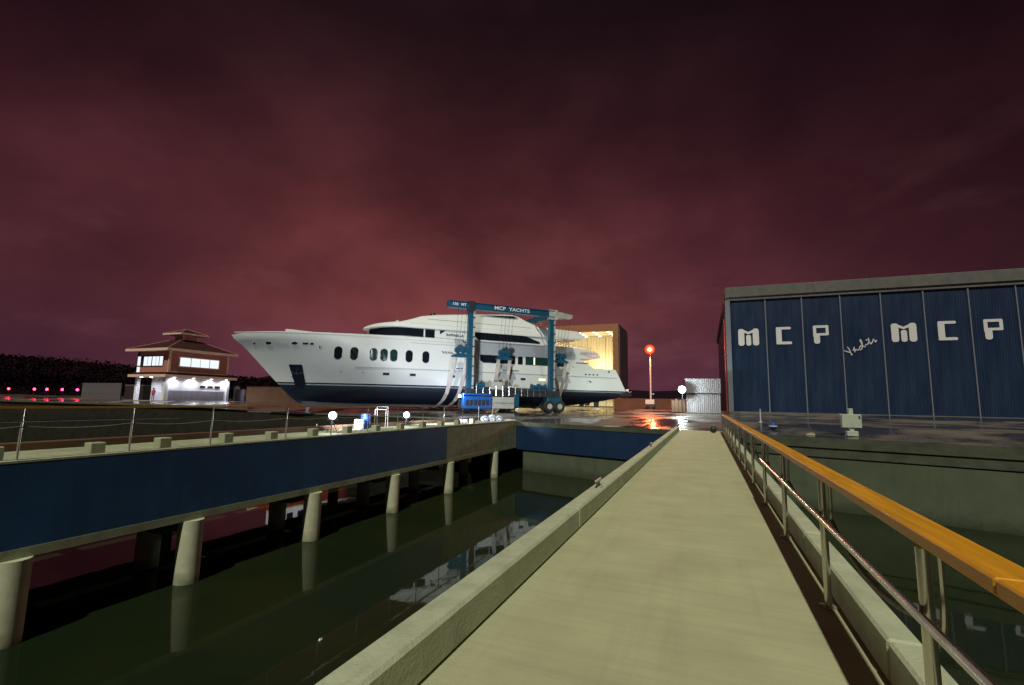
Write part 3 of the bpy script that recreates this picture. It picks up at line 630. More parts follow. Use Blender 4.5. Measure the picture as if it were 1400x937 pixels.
text('lettering', 'YACHTS', .20, M['boot'], yacht, (8.6, -4.12, 4.92), (R_(90), 0, 0), .012, 1.2, 1.2)
for k in range(4):
    side_plate('chevron', [(.25 + .3 * k, 6.62), (.37 + .3 * k, 6.62), (.62 + .3 * k, 6.40), (.50 + .3 * k, 6.40)], -4.11, M['boot'], yacht, .03)
for s0, s1 in ((1.9, 2.35), (2.45, 3.2), (3.35, 3.75)):
    side_plate('side_vent', [(s0, 4.84), (s1, 4.84), (s1, 4.93), (s0, 4.93)], -4.10, M['dark'], yacht, .03)

# ------------------------------------------------------------------ travel lift
LO = 6.2
lift = thing('travel_lift', 'tall blue travel lift with cable winches straddling the yacht', 'boat lift', YO, YR)
GL = .42
for sg in (-1, 1):
    y = sg * LO
    for s, mt in ((2.62, 'liftblue'), (12.05, 'liftblue')):
        b = MB(); b.b2((s - .27, y - .25, 2.1), (s + .20, y + .25, 10.9)); p = b.build('post', M[mt], lift)
        b = MB(); b.b2((s + .203, y - .22, 2.6), (s + .42, y + .1, 10.8)); b.build('cable_channel', M['liftgrey'], p)
        for z in range(3, 11):
            b = MB(); b.b2((s + .19, y - .262, z), (s + .44, y - .223, z + .10)); b.build('clamp', M['dark'], p)
    b = MB(); b.b2((.1, y - .28, 10.95), (12.4, y + .28, 11.56), bev=.03); bo = b.build('side_beam', M['liftblue'], lift)
    b = MB(); b.b2((.2, y - .36, 10.90), (12.3, y + .36, 10.949)); b.b2((.2, y - .36, 11.561), (12.3, y + .36, 11.60)); b.build('flange', M['liftblue'], bo)
    b = MB(); b.b2((2.3, y - .4, 10.7), (2.95, y + .4, 11.72), bev=.04); b.build('knuckle', M['dark'], lift)
    b = MB(); b.b2((11.65, y - .32, 10.62), (12.75, y + .3, 11.72), bev=.04); b.build('head_box', M['liftgrey'], lift)
    b = MB(); b.prism([(12.76, 10.85), (14.55, 10.95), (14.65, 11.35), (13.0, 11.55), (12.76, 11.5)], lambda s, z: (s, y - .3, z), lambda s, z: (s, y + .3, z)); b.build('counter_arm', M['liftgrey'], lift)
    b = MB(); b.b2((2.2, y - .4, 2.06), (13.0, y + .4, 2.75), bev=.03); b.build('lower_beam', M['dark'], lift)
    for s in (2.9, 12.3):      # wheel bogies
        b = MB(); b.b2((s - .9, y - .5, 1.35), (s + .9, y + .5, 2.05), bev=.06); bg_ = b.build('bogie', M['liftblue'], lift)
        for ds in (-.62, .62):
            for dy in (-.34, .34):
                gzz = GL + .0
                b = MB(); prof = [(.20, -.17), (.55, -.19), (.66, -.12), (.68, 0), (.66, .12), (.55, .19), (.20, .17)]
                b.lathe(prof, (0, 0, 0), 22)
                for q in range(len(b.v)): v = b.v[q]; b.v[q] = (v[0] + s + ds, v[2] + y + dy, v[1] + GL + .68)
                wv = b.build('wheel', M['tyre'], lift, smooth=True)
                b = MB(); b.lathe([(.30, -.20), (.30, .20)], (0, 0, 0), 14)
                for q in range(len(b.v)): v = b.v[q]; b.v[q] = (v[0] + s + ds, v[2] + y + dy, v[1] + GL + .68)
                b.build('rim', M['liftgrey'], wv)
b = MB(); b.b2((11.7, -5.85, 10.75), (12.45, 5.85, 11.45), bev=.03); b.build('cross_beam', M['liftblue'], lift)
b = MB()
for k in range(8):
    y0 = -5.5 + k * 1.4; b.tube([(11.6, y0, 10.72), (11.6, y0 + .7, 10.2), (11.6, y0 + 1.4, 10.72)], .05, 5)
b.tube([(11.6, -5, 10.2), (11.6, 5.6, 10.2)], .05, 5); b.build('cross_truss', M['brown'], lift)
y = -LO - .293
text('lettering', 'MCP', .52, M['white'], lift, (5.75, y, 11.26), (R_(90), 0, 0), .012, 1.2, 1.05)
text('lettering', 'YACHTS', .52, M['white'], lift, (8.0, y, 11.26), (R_(90), 0, 0), .012, 1.2, 1.05)
text('lettering', '150', .38, M['white'], lift, (.85, y, 11.26), (R_(90), 0, 0), .012, 1.1)
text('lettering', 'MT', .38, M['white'], lift, (1.75, y, 11.26), (R_(90), 0, 0), .012, 1.1)
# machinery on the near side
b = MB(); b.b2((1.7, -LO - 1.15, .75), (4.75, -LO - .42, 2.3), bev=.08); eng = b.build('engine_box', M['liftblue2'], lift)
for k in range(6):
    b = MB(); b.b2((2.0 + .42 * k, -LO - 1.175, 1.05), (2.30 + .42 * k, -LO - 1.149, 1.65)); b.build('vent', M['dark'], eng)
b = MB(); b.b2((1.72, -LO - 1.17, 2.0), (4.7, -LO - 1.14, 2.12)); b.build('trim_bar', M['chrome'], eng)
b = MB(); b.b2((4.9, -LO - .95, .8), (7.3, -LO - .42, 1.98), bev=.04); tk = b.build('fuel_tank', M['liftgrey'], lift)
b = MB(); b.b2((4.9, -LO - .97, 1.36), (7.3, -LO - .951, 1.40)); b.build('seam', M['dark'], tk)
b = MB(); b.b2((7.4, -LO - .75, .95), (7.95, -LO - .45, 2.3), bev=.05); b.build('control_box', M['liftblue'], lift)
b = MB(); b.b2((5.0, -LO - .3, 2.751), (6.2, -LO + .3, 3.55), bev=.03); b.build('cabinet', M['liftgrey'], lift)
def winch(s):
    b = MB(); b.cyl((s - .35, -LO, 3.1), (s + .35, -LO, 3.1), .26, n=14); b.cyl((s - .40, -LO, 3.1), (s - .34, -LO, 3.1), .40, n=16); b.cyl((s + .34, -LO, 3.1), (s + .40, -LO, 3.1), .40, n=16); b.b2((s - .45, -LO - .3, 2.751), (s + .45, -LO + .3, 2.95))
    b.build('winch_drum', M['liftblue'], lift, smooth=True)
for s in (3.85, 10.1, 11.0): winch(s)
for k in range(12):
    s = 3.3 + .72 * k
    b = MB(); b.cyl((s, -LO - .42, 2.1), (s, -LO - .42, 3.1 if k not in (1, 2) else 2.9), .025, n=6); b.build('guard_post', M['chrome'], lift)
b = MB(); b.cyl((3.3, -LO - .42, 2.62), (11.3, -LO - .42, 2.62), .018, n=6); b.build('guard_rail', M['chrome'], lift)
b = MB(); b.lathe([(.05, -.18), (.24, -.08), (.26, 0), (.24, .1), (.05, .2)], (7.0, -LO - .1, 3.0), 14); b.build('air_filter', M['chrome'], lift, smooth=True)
# working lamp on the engine end
b = MB(); b.b2((1.25, -LO - .95, 1.85), (1.55, -LO - .75, 2.1), bev=.03); wl = b.build('work_lamp', M['dark'], lift)
b = MB(); b.b2((1.27, -LO - .975, 1.87), (1.53, -LO - .951, 2.08)); b.build('lens', M['lamp_blue'], wl)
b = MB(); b.b2((1.38, -LO - .8, 1.0), (1.44, -LO - .74, 1.86)); b.build('bracket', M['dark'], wl)
YM = Matrix.Translation(YO) @ Matrix.Rotation(YR, 4, 'Z')
point('work_lamp_light', YM @ Vector((1.0, -LO - 1.4, 2.2)), 260, (.62, .72, 1), .12)
# slings
SL = [(2.0, 'pale webbing boat sling on blue pulleys just ahead of the forward post of the lift'), (6.9, 'pale webbing boat sling on blue pulleys midway between the posts of the lift'), (13.9, 'pale webbing boat sling on blue pulleys just behind the rear post of the lift')]
for i, (s, lab) in enumerate(SL):
    t = thing('lifting_sling', lab, 'sling', YO, YR)
    for sg in (-1, 1):
        y = sg * 5.15
        for ds in (-.33, .33):
            b = MB(); b.cyl((s + ds, y - .18, 6.75), (s + ds, y + .18, 6.75), .33, n=16); b.cyl((s + ds, y - .24, 6.75), (s + ds, y + .24, 6.75), .12, n=10); b.build('pulley', M['liftblue'], t, smooth=True)
        b = MB(); b.prism([(-1.0, 5.98), (1.0, 5.98), (1.0, 6.12), (.35, 6.42), (-.35, 6.42), (-1.0, 6.12)], lambda a, z: (s + a, y - .12, z), lambda a, z: (s + a, y + .12, z)); b.build('spreader', M['liftblue'], t)
        b = MB()
        for ds in (-.6, -.2, .2, .6): b.cyl((s + ds, y + .02, 6.9), (s + ds * 1.1, sg * (LO - .1), 10.9), .014, n=5, caps=False)
        b.build('cable', M['dark'], t)
    for ds in (-.78, .78):
        for sg in (-1, 1):
            hb_ = hb(s, 2.9)
            path = [(sg * 5.15, 6.0), (sg * 4.75, 4.4), (sg * (hb_ + .16), 3.0), (sg * (hb(s, 2.2) + .12), 2.2), (sg * (hb(s, 1.6) + .12), 1.5), (sg * (hb(s, 1.25) + .1), 1.1), (0, .72)]
            rows = []
            for k, (yy, zz) in enumerate(path):
                sh_ = -.10 * k * (1 if i == 0 else 0); rows.append([(s + ds * .85 - .20 + sh_, yy, zz), (s + ds * .85 + .20 + sh_, yy, zz), (s + ds * .85 + .20 + sh_, yy + sg * .03, zz - .005), (s + ds * .85 - .20 + sh_, yy + sg * .03, zz - .005), (s + ds * .85 - .20 + sh_, yy, zz)])
            b = MB(); b.grid(rows); b.build('strap', M['strap'], t)

# ------------------------------------------------------------------ big blue shed (right)
SY = 57.0
shed = thing('industrial_shed', 'long dark blue shed of ribbed sheet panels with white lettering', 'shed', (0, SY, 0))
b = MB(); b.b2((2.55, .30, .4), (62, 42, 13.3)); b.build('body', M['shedblue'], shed)
b = MB(); b.b2((2.35, -.25, 13.42), (62.2, .9, 14.58), bev=.05); b.build('parapet', M['parapet'], shed)
b = MB(); b.b2((2.35, -.10, 13.10), (62.2, .29, 13.418)); b.build('gutter', M['parapet'], shed)
b = MB(); b.b2((2.3, .92, 13.3), (62.2, 42, 14.3)); b.build('roof', M['dark'], shed)
b = MB(); b.b2((2.3, -.2, .3), (62, .29, .93), bev=.02); b.build('plinth', M['parapet'], shed)
b = MB(); b.b2((2.32, -.14, .931), (2.80, .28, 13.1)); b.build('corner_post', M['seam'], shed)
pw = 3.42; X0 = 2.84
def ribbed(w_, h_, pitch, d):
    b = MB(); n = int(round(w_ / pitch)); p = w_ / n; prof = []
    for k in range(n): prof += [(k * p, 0), (k * p + p * .38, 0), (k * p + p * .5, -d), (k * p + p * .88, -d)]
    prof.append((w_, 0)); b.grid([[(x, y, 0) for x, y in prof], [(x, y, h_) for x, y in prof]])
    b.add([(0, .05, 0), (w_, .05, 0), (w_, .05, h_), (0, .05, h_)], [(0, 1, 2, 3)]); return b
pmesh = ribbed(pw - .10, 12.16, .19, .035).mesh('sheet_panel', M['shedblue'])
for k in range(17):
    part('sheet_panel', pmesh, shed, (X0 + .05 + k * pw, .10, .935))
    if k: b = MB(); b.b2((X0 + k * pw - .05, -.02, .935), (X0 + k * pw + .05, .2, 13.1)); b.build('seam_bar', M['seam'], shed)
# letters: built of rounded bars
def bar(b, x0, z0, x1, z1, r=0, n=6, y0=.02, y1=.065):
    """upright plate with corner radius r on chosen sides"""
    pts = []
    for cx_, cz_, a0 in ((x1 - r, z1 - r, 0), (x0 + r, z1 - r, 90), (x0 + r, z0 + r, 180), (x1 - r, z0 + r, 270)):
        if r:
            for k in range(n + 1): a = R_(a0 + 90 * k / n); pts.append((cx_ + r * math.cos(a), cz_ + r * math.sin(a)))
        else: pts.append((cx_, cz_))
    b.prism(pts, lambda x, z: (x, y0, z), lambda x, z: (x, y1, z))
def letterM(x):
    b = MB(); bar(b, x, 8.05, x + .60, 9.90, .24); bar(b, x + 1.42, 8.05, x + 2.02, 9.90, .24); bar(b, x + .77, 8.05, x + 1.25, 9.22, .20, y0=.022, y1=.063)
    b.prism([(x + .30, 9.90), (x + 1.01, 9.55), (x + 1.72, 9.90), (x + 1.72, 9.58), (x + 1.01, 9.30), (x + .30, 9.58)], lambda p, z: (p, .024, z), lambda p, z: (p, .061, z)); return b
def letterC(x):
    b = MB(); bar(b, x, 8.10, x + .52, 9.95, .10); bar(b, x + .2, 9.68, x + 1.40, 9.95, .12, y0=.022, y1=.063); bar(b, x + .2, 8.10, x + 1.45, 8.38, .12, y0=.022, y1=.063); return b
def letterP(x):
    b = MB(); bar(b, x, 8.07, x + .56, 9.98, .22); bar(b, x + .1, 9.72, x + 1.38, 9.98, .12, y0=.022, y1=.063); bar(b, x + .3, 8.92, x + 1.38, 9.16, .10, y0=.024, y1=.061); bar(b, x + 1.12, 8.93, x + 1.38, 9.97, .12, y0=.026, y1=.059); return b
# a P has an open bowl: the stem narrows beside it, so its upper half is slimmer
def letterP2(x):
    b = MB(); bar(b, x + .04, 8.07, x + .58, 9.15, .22); bar(b, x, 8.75, x + .28, 9.98, .12, y0=.021, y1=.064); bar(b, x + .08, 9.72, x + 1.38, 9.98, .12, y0=.022, y1=.063); bar(b, x + .2, 8.92, x + 1.38, 9.16, .10, y0=.024, y1=.061); bar(b, x + 1.12, 8.93, x + 1.38, 9.97, .12, y0=.026, y1=.059); return b
for dx in (0, 13.68, 27.36):
    letterM(3.52 + dx).build('letter', M['white'], shed); letterC(7.18 + dx).build('letter', M['white'], shed); letterP2(10.58 + dx).build('letter', M['white'], shed)
# handwritten word, traced strokes on the panel between (metres on the facade)
def sk(u, v): return (13.18 + (u - 165) * .00288, 8.54 - (v - 240) * .00343)
strokes = [[(165, 605), (230, 635), (335, 660)], [(265, 495), (305, 540), (345, 640), (385, 740)], [(385, 740), (405, 725)],
    [(430, 605), (465, 560), (470, 500), (462, 580), (480, 660), (510, 575), (530, 570), (545, 610), (600, 585)],
    [(690, 450), (640, 500), (615, 560), (640, 600), (690, 570), (715, 460), (690, 320), (670, 275), (652, 320), (690, 400), (730, 490), (775, 515), (800, 470)],
    [(790, 440), (830, 450), (880, 420), (910, 350), (900, 240), (905, 340), (940, 410), (965, 430)], [(815, 315), (880, 295)],
    [(965, 430), (1005, 370), (1050, 275), (1075, 320), (1105, 380), (1080, 370), (1140, 320)]]
for st in strokes:
    P = [sk(*q) for q in st]; b = MB(); b.tube([(x, .055, z) for x, z in P], .055, 6); b.build('pen_stroke', M['white'], shed)
b = MB(); b.cyl((2.15, -.15, .8), (2.15, -.15, 11.0), .06, n=8); b.build('downpipe', mat('red_lit_pipe', (.30, .05, .04), .5, var=.1), shed)  # red light falling on the pipe is put into its colour

# ------------------------------------------------------------------ lit shed behind the stern
HY = 75.7; hz = 1.0
hall = thing('boat_hall', 'open boat hall with brown frame and brightly lit cream interior behind the stern', 'hall', (0, HY, hz - .1))
HX0, HX1, HT = -40.0, -12.6, 13.35
b = MB(); b.b2((HX0, 0, 12.2), (HX1, .6, HT)); b.build('lintel', M['brown'], hall)
b = MB(); b.b2((HX1 - .9, -.004, 0), (HX1, .6, 12.198)); b.build('jamb', M['brown'], hall)
b = MB(); b.b2((HX0, -.004, 0), (HX0 + .9, .6, 12.198)); b.build('jamb', M['brown'], hall)
b = MB(); b.b2((HX1 - .02, .605, 0), (HX1 + .12, 9, 12.9)); b.build('side_wall', M['shadewall'], hall)
b = MB(); b.b2((HX0 - .12, .605, 0), (HX0 + .02, 9, 12.9)); b.build('side_wall', M['brownwall'], hall)
b = MB(); b.b2((HX0, .605, 12.6), (HX1 - .03, 9, 12.9)); b.build('ceiling', M['cream'], hall)
b = MB(); b.b2((HX0, .605, 12.95), (HX1, 9, 13.3)); b.build('roof', M['dark'], hall)
bw = ribbed(3.3, 12.5, .6, .08).mesh('back_sheet', M['cream'])
for k in range(8): part('back_sheet', bw, hall, (HX0 + .25 + 3.36 * k, 8.5, .05))
ws_ = ribbed(7.7, 12.5, .9, .08).mesh('lining', M['cream']); part('lining', ws_, hall, (HX1 - .10, 8.4, .05), (0, 0, R_(-90)))
b = MB(); b.b2((HX0 + .2, .7, .02), (HX1 - .2, 8.4, .12)); b.build('floor', M['dconc'], hall)
lm = MB(); lm.b2((-.24, -.24, -.16), (.24, .24, 0), bev=.04); lm = lm.mesh('ceiling_lamp', M['lamp_warm'])
for i in range(9):
    for j in range(3): part('ceiling_lamp', lm, hall, (HX1 - 2.0 - 2.4 * i, 1.8 + 2.6 * j, 12.45))
for i in range(3):
    for j in range(2): point('hall_light', (HX1 - 4 - 8 * i, HY + 2.5 + 3.5 * j, 8.0), 650, (1, .89, .62), .5)

# ------------------------------------------------------------------ hut, floodlight, lamp post
hut = thing('metal_hut', 'small hut of grey ribbed sheet beside the blue shed', 'hut', (-.24, 56.0, .7))
rm = ribbed(3.45, 2.05, .2, .03).mesh('wall_sheet', M['greysheet']); part('wall_sheet', rm, hut, (-1.72, 0, .0))
rm = ribbed(3.55, 1.55, .2, .03).mesh('upper_sheet', M['greysheet']); part('upper_sheet', rm, hut, (-1.76, -.18, 2.14), (R_(3), 0, 0))
b = MB(); b.b2((-1.70, .06, 0), (1.70, 3.4, 3.6)); b.build('body', M['greysheet'], hut)
b = MB(); b.b2((-1.8, -.14, 2.055), (1.8, .05, 2.135)); b.build('ledge', M['dark'], hut)
b = MB(); b.b2((-1.85, -.25, 3.62), (1.85, 3.6, 3.70)); b.build('roof', M['greysheet'], hut)
t = thing('floodlight', 'glaring white floodlight on a short pole beside the grey hut', 'floodlight', (-2.33, 54.8, .7))
b = MB(); b.cyl((0, .1, 0), (0, .1, 2.35), .04, n=8); b.build('pole', M['dark'], t)
b = MB(); b.tube([(0, -.06, 2.47), (0, .05, 2.47), (0, .2, 2.47)], [.40, .38, .2], 24); b.build('housing', M['dark'], t)
b = MB(); b.tube([(0, -.062, 2.47), (0, -.12, 2.47), (0, -.16, 2.47)], [.37, .31, .12], 24); b.build('lens', M['lamp_white'], t)
point('flood_lamp', (-2.6, 54.2, 3.15), 1500, (.80, 1, .95), .2)
t = thing('timber_stack', 'low dark stack of boards left of the grey hut', 'boards', (-2.8, 56.4, .75))
for k in range(4):
    b = MB(); b.b2((-.75 + .37 * k, 0, 0), (-.43 + .37 * k, .12, 1.3 + .1 * (k % 2))); b.build('board', M['brownwall'], t)
t = thing('lamp_post', 'tall slender lamp post with a glowing red orange head', 'lamp post', (-6.6, 64.2, .9))
b = MB(); b.tube([(0, .12, 0), (0, .12, 4), (0, .12, 8.3)], [.13, .10, .07], 10); b.build('pole', M['liftgrey'], t, smooth=True)
b = MB(); b.b2((-.5, -.02, 7.7), (.5, .10, 7.8)); b.build('crossarm', M['liftgrey'], t)
for k, (r0, r1, y0, y1, st) in enumerate(((.20, .36, .10, -.05, 4.5), (.36, .50, -.052, -.16, 2.0), (.50, .62, -.162, -.25, .9), (.62, .70, -.252, -.30, .35))):  # lamp halo painted as dish rings, emission rising towards the lens
    b = MB(); b.tube([(0, y0, 7.75), (0, y1, 7.75)], [r0, r1], 28, caps=False); b.build('halo_ring', emis('painted_halo', (1, .10, .035), st), t, smooth=True)
b = MB(); b.tube([(0, -.12, 7.75), (0, -.24, 7.75), (0, -.34, 7.75), (0, -.40, 7.75)], [.20, .26, .22, .08], 24); b.build('lens', M['lamp_red'], t, smooth=True)
b = MB(); b.b2((.1, -.1, 1.9), (.45, .1, 2.0)); b.build('small_arm', M['liftgrey'], t)
point('post_lamp', (-6.6, 63.2, 8.7), 5200, (1, .20, .07), .25)
t = thing('pallet_cart', 'small four wheeled cart with a pale box at the foot of the lamp post', 'cart', (-6.6, 63.3, .9))
b = MB(); b.b2((-.55, -.35, .62), (.55, .35, 1.2), bev=.03); b.build('box', M['fascia'], t)
b = MB(); b.b2((-.6, -.4, .40), (.6, .4, .615)); b.build('chassis', M['dark'], t)
for dx in (-.45, .45):
    for dy in (-.36, .36):
        b = MB(); b.cyl((dx - .08, dy, .25), (dx + .08, dy, .25), .25, n=14); b.build('wheel', M['tyre'], t, smooth=True)
t = thing('boundary_wall', 'low brown ribbed boundary wall behind the lamp post', 'wall', (-12.2, 70.0, .9))
rm = ribbed(3.0, 1.35, .3, .05).mesh('wall_sheet', M['brownwall'])
for k in range(4): part('wall_sheet', rm, t, (3.02 * k, 0, 0))
b = MB(); b.b2((-.1, .06, 0), (12.2, .22, 1.42)); b.build('back', M['brownwall'], t)

# ------------------------------------------------------------------ two storey house
house = thing('office_house', 'two storey house with brick upper floor, wide eaves and a roof lantern', 'house', (-69.3, 43.2, .78))
def hbx(nm, a, c, mt, par=house, bev=0): b = MB(); b.b2(a, c, bev=bev); return b.build(nm, M[mt], par)
W_ = 8.75
hbx('ground_wall', (-6.0, 1.6, 0), (0, W_, 3.25), 'plaster'); hbx('ground_wall', (-1.2, .02, 0), (-.003, 1.598, 3.24), 'plaster')
hbx('dado', (.001, .3, .02), (.03, W_ - .2, 1.45), 'greysheet')
hbx('column', (-7.1, .0, 0), (-6.65, .45, 7.0), 'plaster'); hbx('column', (-.15, -.45, 0), (.30, -.02, 3.2), 'plaster'); hbx('column', (-.1, W_ + .02, 0), (.30, W_ + .4, 3.2), 'plaster')
hbx('door', (-1.9, 1.55, 0), (-1.2, 1.598, 2.3), 'white')
cn = hbx('canopy', (-7.3, -.95, 3.26), (1.0, W_ + 1.1, 3.62), 'fascia')
hbx('canopy_roof', (-7.0, -.6, 3.625), (.6, W_ + .7, 3.95), 'roof')
hbx('upper_wall', (-W_ + 1.6, 0, 3.96), (0, W_, 6.95), 'brick')
for (x, y) in ((0, 0), (0, W_)):
    hbx('corner_strip', (x - .06, y - .14, 3.955), (x + .06, y + .20, 6.94), 'fascia')
hbx('base_strip', (.001, .25, 3.96), (.05, W_ - .2, 4.10), 'fascia')
# upper windows: frame, lit pane, mullions
wf = hbx('window', (.001, 1.25, 4.75), (.05, 7.45, 6.3), 'fascia')
for a, c in ((1.45, 2.95), (3.05, 4.35), (4.42, 5.75), (5.85, 7.25)):
    hbx('pane', (.051, a, 4.92), (.06, c, 6.15), 'win_lit', wf)
wf = hbx('window', (-6.2, -.05, 4.78), (-1.2, -.001, 6.28), 'dark')
for a, c in ((-5.55, -4.75), (-4.65, -3.85), (-3.65, -2.9), (-2.8, -2.2), (-2.05, -1.35)):
    hbx('pane', (a, -.06, 4.9), (c, -.051, 6.2), 'win_lit', wf)
wf = hbx('window', (-7.05, -.02, 4.6), (-6.3, .0, 6.3), 'dark')
hbx('pane', (-7.0, -.03, 4.95), (-6.35, -.021, 6.25), 'win_lit', wf); hbx('pane', (-7.0, -.03, 3.98), (-6.35, -.021, 4.75), 'win_lit', wf)
for a in (4.6, 5.75, 6.9):
    f = hbx('small_window', (.031, a, 1.85), (.06, a + .95, 2.3), 'fascia'); hbx('pane', (.061, a + .06, 1.9), (.07, a + .89, 2.25), 'glassg', f)
# eaves and hipped roofs
hbx('eaves', (-W_ + .3, -1.0, 6.951), (.95, W_ + 1.0, 7.30), 'fascia')
def hip(nm, x0, y0, x1, y1, z0, z1, k, par):
    b = MB(); cx_, cy_ = (x0 + x1) / 2, (y0 + y1) / 2
    lo = [(x0, y0, z0), (x1, y0, z0), (x1, y1, z0), (x0, y1, z0)]; hi = [(cx_ + (x - cx_) * k, cy_ + (y - cy_) * k, z1) for x, y, _ in lo]
    b.add(lo + hi, [(0, 1, 2, 3), (4, 5, 6, 7)] + [(i, (i + 1) % 4, (i + 1) % 4 + 4, i + 4) for i in range(4)]); o = b.build(nm, M['roof'], par)
    for i in range(4):
        q = MB(); q.tube([Vector(lo[i]), Vector(hi[i])], .06, 6); q.build('hip_ridge', M['brick'], o)
    return o
rf = hip('roof', -W_ + .4, -.9, .85, W_ + .9, 7.31, 8.98, .26, house)
hbx('lantern_wall', (-4.75, 3.4, 8.90), (-2.9, 5.5, 9.72), 'brick')
for y in (3.35, 5.4): hbx('lantern_post', (-2.92, y, 8.85), (-2.78, y + .15, 9.72), 'fascia')
hbx('lantern_eaves', (-5.9, 2.3, 9.73), (-1.75, 6.6, 9.97), 'fascia')
hip('lantern_roof', -5.8, 2.4, -1.85, 6.5, 9.98, 10.75, .04, house)
for x, y in ((-5.0, -.45), (-2.8, -.45), (.5, .6), (.5, 3.3), (.5, 6.0), (.5, 8.4)):
    b = MB(); b.cyl((x, y, 3.2), (x, y, 3.259), .16, n=12); b.build('soffit_lamp', M['lamp_white'], cn)
    o = spot('soffit_light', (-69.3 + x, 43.2 + y, .78 + 3.15), (-69.3 + x - .02, 43.2 + y, 0), 300, (.80, .86, 1), 168, .1)
for x, y in ((-4.8, -.5), (-2.6, -.5), (.5, 2), (.5, 6)):
    pass
hbx('porch_floor', (-7.4, -1.2, -.25), (1.4, W_ + 1.2, -.002), 'conc')
# person in the porch
pr = thing('person', 'person in a dark red top standing in the lit porch of the house', 'person', (-72.7, 43.6, .78), .6)
def skin(name, nodes, edges, mt, par):
    me = bpy.data.meshes.new(name); me.from_pydata([n[:3] for n in nodes], edges, []); o = bpy.data.objects.new(name, me); C.objects.link(o)
    m_ = o.modifiers.new('s', 'SKIN'); o.modifiers.new('d', 'SUBSURF').levels = 1
    for i, n in enumerate(nodes): me.skin_vertices[0].data[i].radius = (n[3], n[3] * .8)
    me.skin_vertices[0].data[0].use_root = True
    bpy.context.view_layer.update(); m2_ = bpy.data.meshes.new_from_object(o.evaluated_get(bpy.context.evaluated_depsgraph_get())); bpy.data.objects.remove(o)
    m2_.materials.clear(); m2_.materials.append(mt); m2_.polygons.foreach_set('use_smooth', [True] * len(m2_.polygons))
    return part(name, m2_, par)
skin('body', [(0, 0, .95, .15), (0, 0, 1.2, .15), (0, 0, 1.42, .16), (0, 0, 1.52, .06), (0, 0, 1.62, .095), (0, 0, 1.70, .07), (.2, 0, 1.40, .065), (.25, .02, 1.12, .05), (.24, -.06, .88, .04), (-.2, 0, 1.40, .065), (-.25, .02, 1.12, .05), (-.24, -.06, .88, .04), (.1, 0, .85, .10), (.11, 0, .48, .07), (.11, .02, .07, .05), (.12, -.13, .04, .04), (-.1, 0, .85, .10), (-.11, 0, .48, .07), (-.11, .02, .07, .05), (-.12, -.13, .04, .04)],
     [(0, 1), (1, 2), (2, 3), (3, 4), (4, 5), (2, 6), (6, 7), (7, 8), (2, 9), (9, 10), (10, 11), (0, 12), (12, 13), (13, 14), (14, 15), (0, 16), (16, 17), (17, 18), (18, 19)], M['redcloth'], pr)
b = MB(); b.lathe([(.02, 1.60), (.10, 1.62), (.105, 1.68), (.09, 1.75), (.03, 1.785)], (0, .01, 0), 12); b.build('hair', M['darkcloth'], pr, smooth=True)
# neighbours of the house
t = thing('site_fence', 'pale grey board fence left of the house', 'fence', (-103.3, 50, .8))
fmh = MB(); fmh.b2((.01, 0, 0), (.74, .05, 2.65)); fmh = fmh.mesh('board', M['fence'])
for k in range(15): part('board', fmh, t, (.755 * k, 0, 0))
for k in range(5): b = MB(); b.b2((2.8 * k, .055, 0), (2.8 * k + .1, .16, 2.6)); b.build('fence_post', M['dark'], t)
t = thing('storage_container', 'low dark container between the grey fence and the house', 'container', (-91.5, 50.3, .8))
rm = ribbed(5.0, 2.2, .3, .05).mesh('side', M['dark']); part('side', rm, t)
b = MB(); b.b2((0, .06, 0), (5, 2.4, 2.25)); b.build('body', M['dark'], t); b = MB(); b.b2((0, -.06, 2.255), (5, 2.4, 2.36)); b.build('top_rail', M['greysheet'], t)
t = thing('water_tank', 'small white cylindrical tank standing right of the house', 'tank', (-71.3, 55.5, .78))
b = MB(); b.lathe([(.45, 0), (.45, 2.1), (.3, 2.4), (.1, 2.5)], n=18); b.build('shell', M['plaster'], t, smooth=True)
b = MB(); b.lathe([(.47, 1.0), (.47, 1.06)], n=18); b.build('band', M['line'], t)
t = thing('storage_container', 'pale grey ribbed container between the white tank and the brown wall', 'container', (-71.0, 55, .78))
rm = ribbed(2.1, 1.9, .25, .04).mesh('side', M['greysheet']); part('side', rm, t)
b = MB(); b.b2((0, .06, 0), (2.1, 2.6, 1.92)); b.build('body', M['greysheet'], t)
t = thing('yard_wall', 'brown rendered yard wall running behind the bow of the yacht', 'wall', (-68.7, 55.2, .6))
for k in range(8):
    b = MB(); b.b2((2.6 * k + .006, 0, 0), (2.6 * k + 2.594, .2, 2.45)); b.build('panel', M['brownwall'], t)
b = MB(); b.b2((0, -.04, 2.455), (20.8, .24, 2.55)); b.build('coping', M['brownwall'], t)

# ------------------------------------------------------------------ far lights, trees, hill
BC = [(-115.3, 2.26), (-106.9, 2.06), (-103.05, 2.03), (-98.5, 2.0), (-94.2, 2.1)]
bc = [thing('warning_light', 'red warning light glowing on a short post before the dark wood', 'light', (BC[0][0], 45, .8), 0, 'red lights on the far bank')]
b = MB(); b.cyl((0, 0, 0), (0, 0, 1.2), .03, n=6); b.build('post', M['dark'], bc[0])
b = MB(); b.lathe([(.10, 1.2), (.15, 1.28), (.16, 1.42), (.10, 1.55)], n=10); b.build('lens', M['beacon'], bc[0], smooth=True)
for x, z in BC[1:]:
    o = copy_tree(bc[0]); o.location = (x, 45, .78); bc.append(o)
for x, z in BC: point('warning_light_lamp', (x, 44.6, 2.6), 35, (1, .02, .07), .1)
